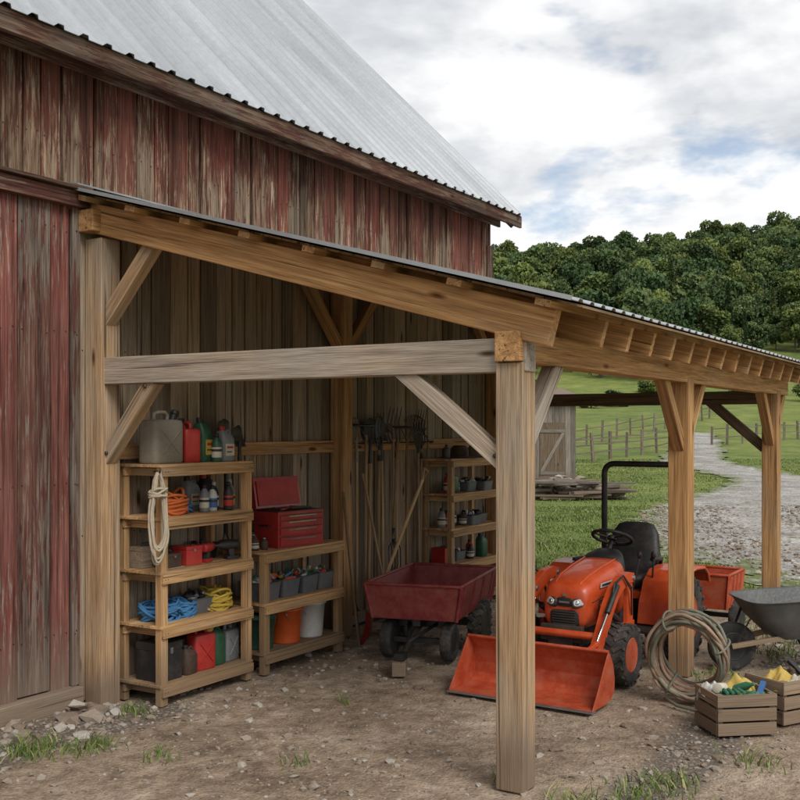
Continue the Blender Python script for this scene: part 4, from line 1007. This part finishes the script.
# ---------------------------------------------------------------- background farm things
shx,shy=loc(35,4.3)
sh=empty('weathered_shed',(shx,shy,0),math.radians(-58.6))
b=B('shed_walls')
def wallbox(x0,x1,y0,y1,h,m):
    boards(b,x0,x1,0,h,y0,m,.16,.26,th=.03); boards(b,x0,x1,0,h,y1,m,.16,.26,th=.03); boards(b,y0,y1,0,h,x1,m,.16,.26,th=.03,axis='y'); boards(b,y0,y1,0,h,x0+.03,m,.16,.26,th=.03,axis='y')
wallbox(-1.4,1.35,-1.2,3,2.75,W_shed); wallbox(-5,-1.15,1.5,7,3.9,RedU)
b.box((.6,-1.235,1.0),(.8,.03,1.95),W_dark); b.box((0,.9,1.3),(2.6,4,2.5),Black)  # black block inside the walls is painted interior shade
for z in(.35,1.7): b.box((.6,-1.262,z),(.8,.025,.1),W_shed)
b.beam((.25,-1.262,.4),(.95,-1.262,1.65),.1,.025,W_shed,up=(0,1,0))
b.finish(parent=sh,bevel=0)
RRoof=paint('rusty_roof',(.20,.13,.10),.8,.5)
b=B('shed_roof'); b.box((.02,.9,2.97),(3.2,4.9,.06),RRoof,rot=(.10,0,0)); b.prism([(-5.3,3.8),(-3.1,4.9),(-.9,3.8),(-.9,3.88),(-3.1,5.0),(-5.3,3.88)],1.2,7.3,RRoof); b.finish(parent=sh,bevel=0)
n=380;P=[]
for i in range(n):
    a=R(-1.35,1.35);c_=R(-.5,.5); x,y=loc(27.0+c_,4.2+a); P.append((x,y,max(0,(.55-.2*abs(a)-.5*abs(c_)))*random.random()))
stones('stone_pile',np.array(P),np.random.uniform(.06,.19,n),StoneM,.6)
b=B('plank_pile')
for i in range(26):
    x,y=loc(26.3+R(-.3,.5),4.1+R(-1,1)); a=R(-.35,.35)-1.0; L=R(.8,1.9); zz=.08+.45*(i/26)
    b.beam((x-math.cos(a)*L/2,y-math.sin(a)*L/2,zz+R(-.06,.06)),(x+math.cos(a)*L/2,y+math.sin(a)*L/2,zz+R(-.06,.08)),R(.1,.2),R(.04,.09),W_shed)
b.finish(bevel=0)
FenceW=wood('fence_wood',(.12,.09,.065),(.22,.17,.125),(.19,.165,.14),.6,knots=False)
def fence(name,pts,h=1.25,rails=(.45,.85,1.15)):
    b=B(name);prev=None
    for x,y in pts:
        z=float(height(x,y)); hh=h*R(.9,1.1); b.box((x,y,z+hh/2-.1),(.12,.12,hh+.2),FenceW,rot=(R(-.05,.05),R(-.05,.05),R(0,1)))
        if prev:
            for r in rails: b.beam((prev[0],prev[1],prev[2]+r+R(-.05,.05)),(x,y,z+r+R(-.05,.05)),.035,.07,FenceW)
        prev=(x,y,z)
    b.finish(bevel=0)
def ln(a,b_,n): return [loc(a[0]+(b_[0]-a[0])*i/n,a[1]+(b_[1]-a[1])*i/n) for i in range(n+1)]
fence('rail_fence',ln((48,7.9),(60,15.4),6),1.3,(.45,.8,1.1)); fence('rail_fence',ln((62,10),(95,28),12),1.3,(.5,1.0)); fence('rail_fence',ln((64,19),(72,29),8),1.2,(.5,1.0))

# ---------------------------------------------------------------- world, sun, camera
w=bpy.data.worlds.new('World'); bpy.context.scene.world=w; w.use_nodes=True
m=MB.__new__(MB); m.nt=w.node_tree; m.nt.nodes.clear()
el,az=math.radians(44),math.radians(238)
sky=m.nd('ShaderNodeTexSky'); sky.sky_type='NISHITA'; sky.sun_disc=False; sky.sun_elevation=el; sky.sun_rotation=math.pi/2-(az) 
tc=m.nd('ShaderNodeTexCoord').outputs['Generated']
sx=m.nd('ShaderNodeSeparateXYZ',{0:tc}); zz=m.math('ADD',m.math('MAXIMUM',sx.outputs[2],0.0),.26)
pv=m.nd('ShaderNodeCombineXYZ',{0:m.math('DIVIDE',sx.outputs[0],zz),1:m.math('DIVIDE',sx.outputs[1],zz),2:m.math('MULTIPLY',sx.outputs[2],1.6)}).outputs[0]
c1=m.noise(pv,3.0,8,.60,.15); c3=m.noise(m.nd('ShaderNodeVectorMath',{0:pv,1:(-.06,-.08,.13)},operation='ADD').outputs[0],3.0,3,.5,.15)
def gap(d,l,h,k0,k1):
    v=V((FX*d+FY*l,FY*d-FX*l,h)).normalized()
    dt=m.nd('ShaderNodeVectorMath',{0:tc,1:tuple(v)},operation='DOT_PRODUCT').outputs['Value']
    n=m.nd('ShaderNodeMapRange',{0:dt,1:k0,2:k1,3:0.0,4:1.0}); n.interpolation_type='SMOOTHSTEP'; return n.outputs[0]
gp=m.math('MAXIMUM',gap(1,.21,.215,.9945,.9999),gap(1,.31,.25,.9955,.9999))
dens=m.math('SUBTRACT',m.math('ADD',c1,.16),m.math('MULTIPLY',gp,.165))
mask=m.ramp(dens,[(.42,.35),(.49,.75),(.54,1)])
edge=m.math('ADD',m.math('MULTIPLY',m.math('SUBTRACT',c1,c3),1.4),.5)
cc=m.ramp(edge,[(.28,(.62,.645,.68)),(.45,(.78,.795,.82)),(.62,(.97,.975,.98))])
bg1=m.nd('ShaderNodeBackground',{0:sky.outputs[0],1:.15}); bg2=m.nd('ShaderNodeBackground',{0:cc,1:1.05})
mx=m.nd('ShaderNodeMixShader',{0:mask}); m.nt.links.new(bg1.outputs[0],mx.inputs[1]); m.nt.links.new(bg2.outputs[0],mx.inputs[2])
ow=m.nd('ShaderNodeOutputWorld'); m.nt.links.new(mx.outputs[0],ow.inputs[0])
L=bpy.data.lights.new('sun','SUN'); L.energy=2.3; L.angle=math.radians(28); L.color=(1,.965,.91)
lo=bpy.data.objects.new('sun',L); bpy.context.scene.collection.objects.link(lo)
sd=V((math.cos(az)*math.cos(el),math.sin(az)*math.cos(el),math.sin(el))); lo.rotation_euler=sd.to_track_quat('Z','Y').to_euler()
cam=bpy.data.cameras.new('camera'); co=bpy.data.objects.new('camera',cam); bpy.context.scene.collection.objects.link(co)
co.location=(CX,CY,1.8); co.rotation_euler=(math.pi/2,0,math.radians(31.4-90)); cam.lens=47.25; cam.sensor_width=36; cam.shift_y=.035; cam.clip_end=4000
bpy.context.scene.camera=co
sc=bpy.context.scene; sc.view_settings.view_transform='Standard'; sc.view_settings.look='None'; sc.view_settings.exposure=0
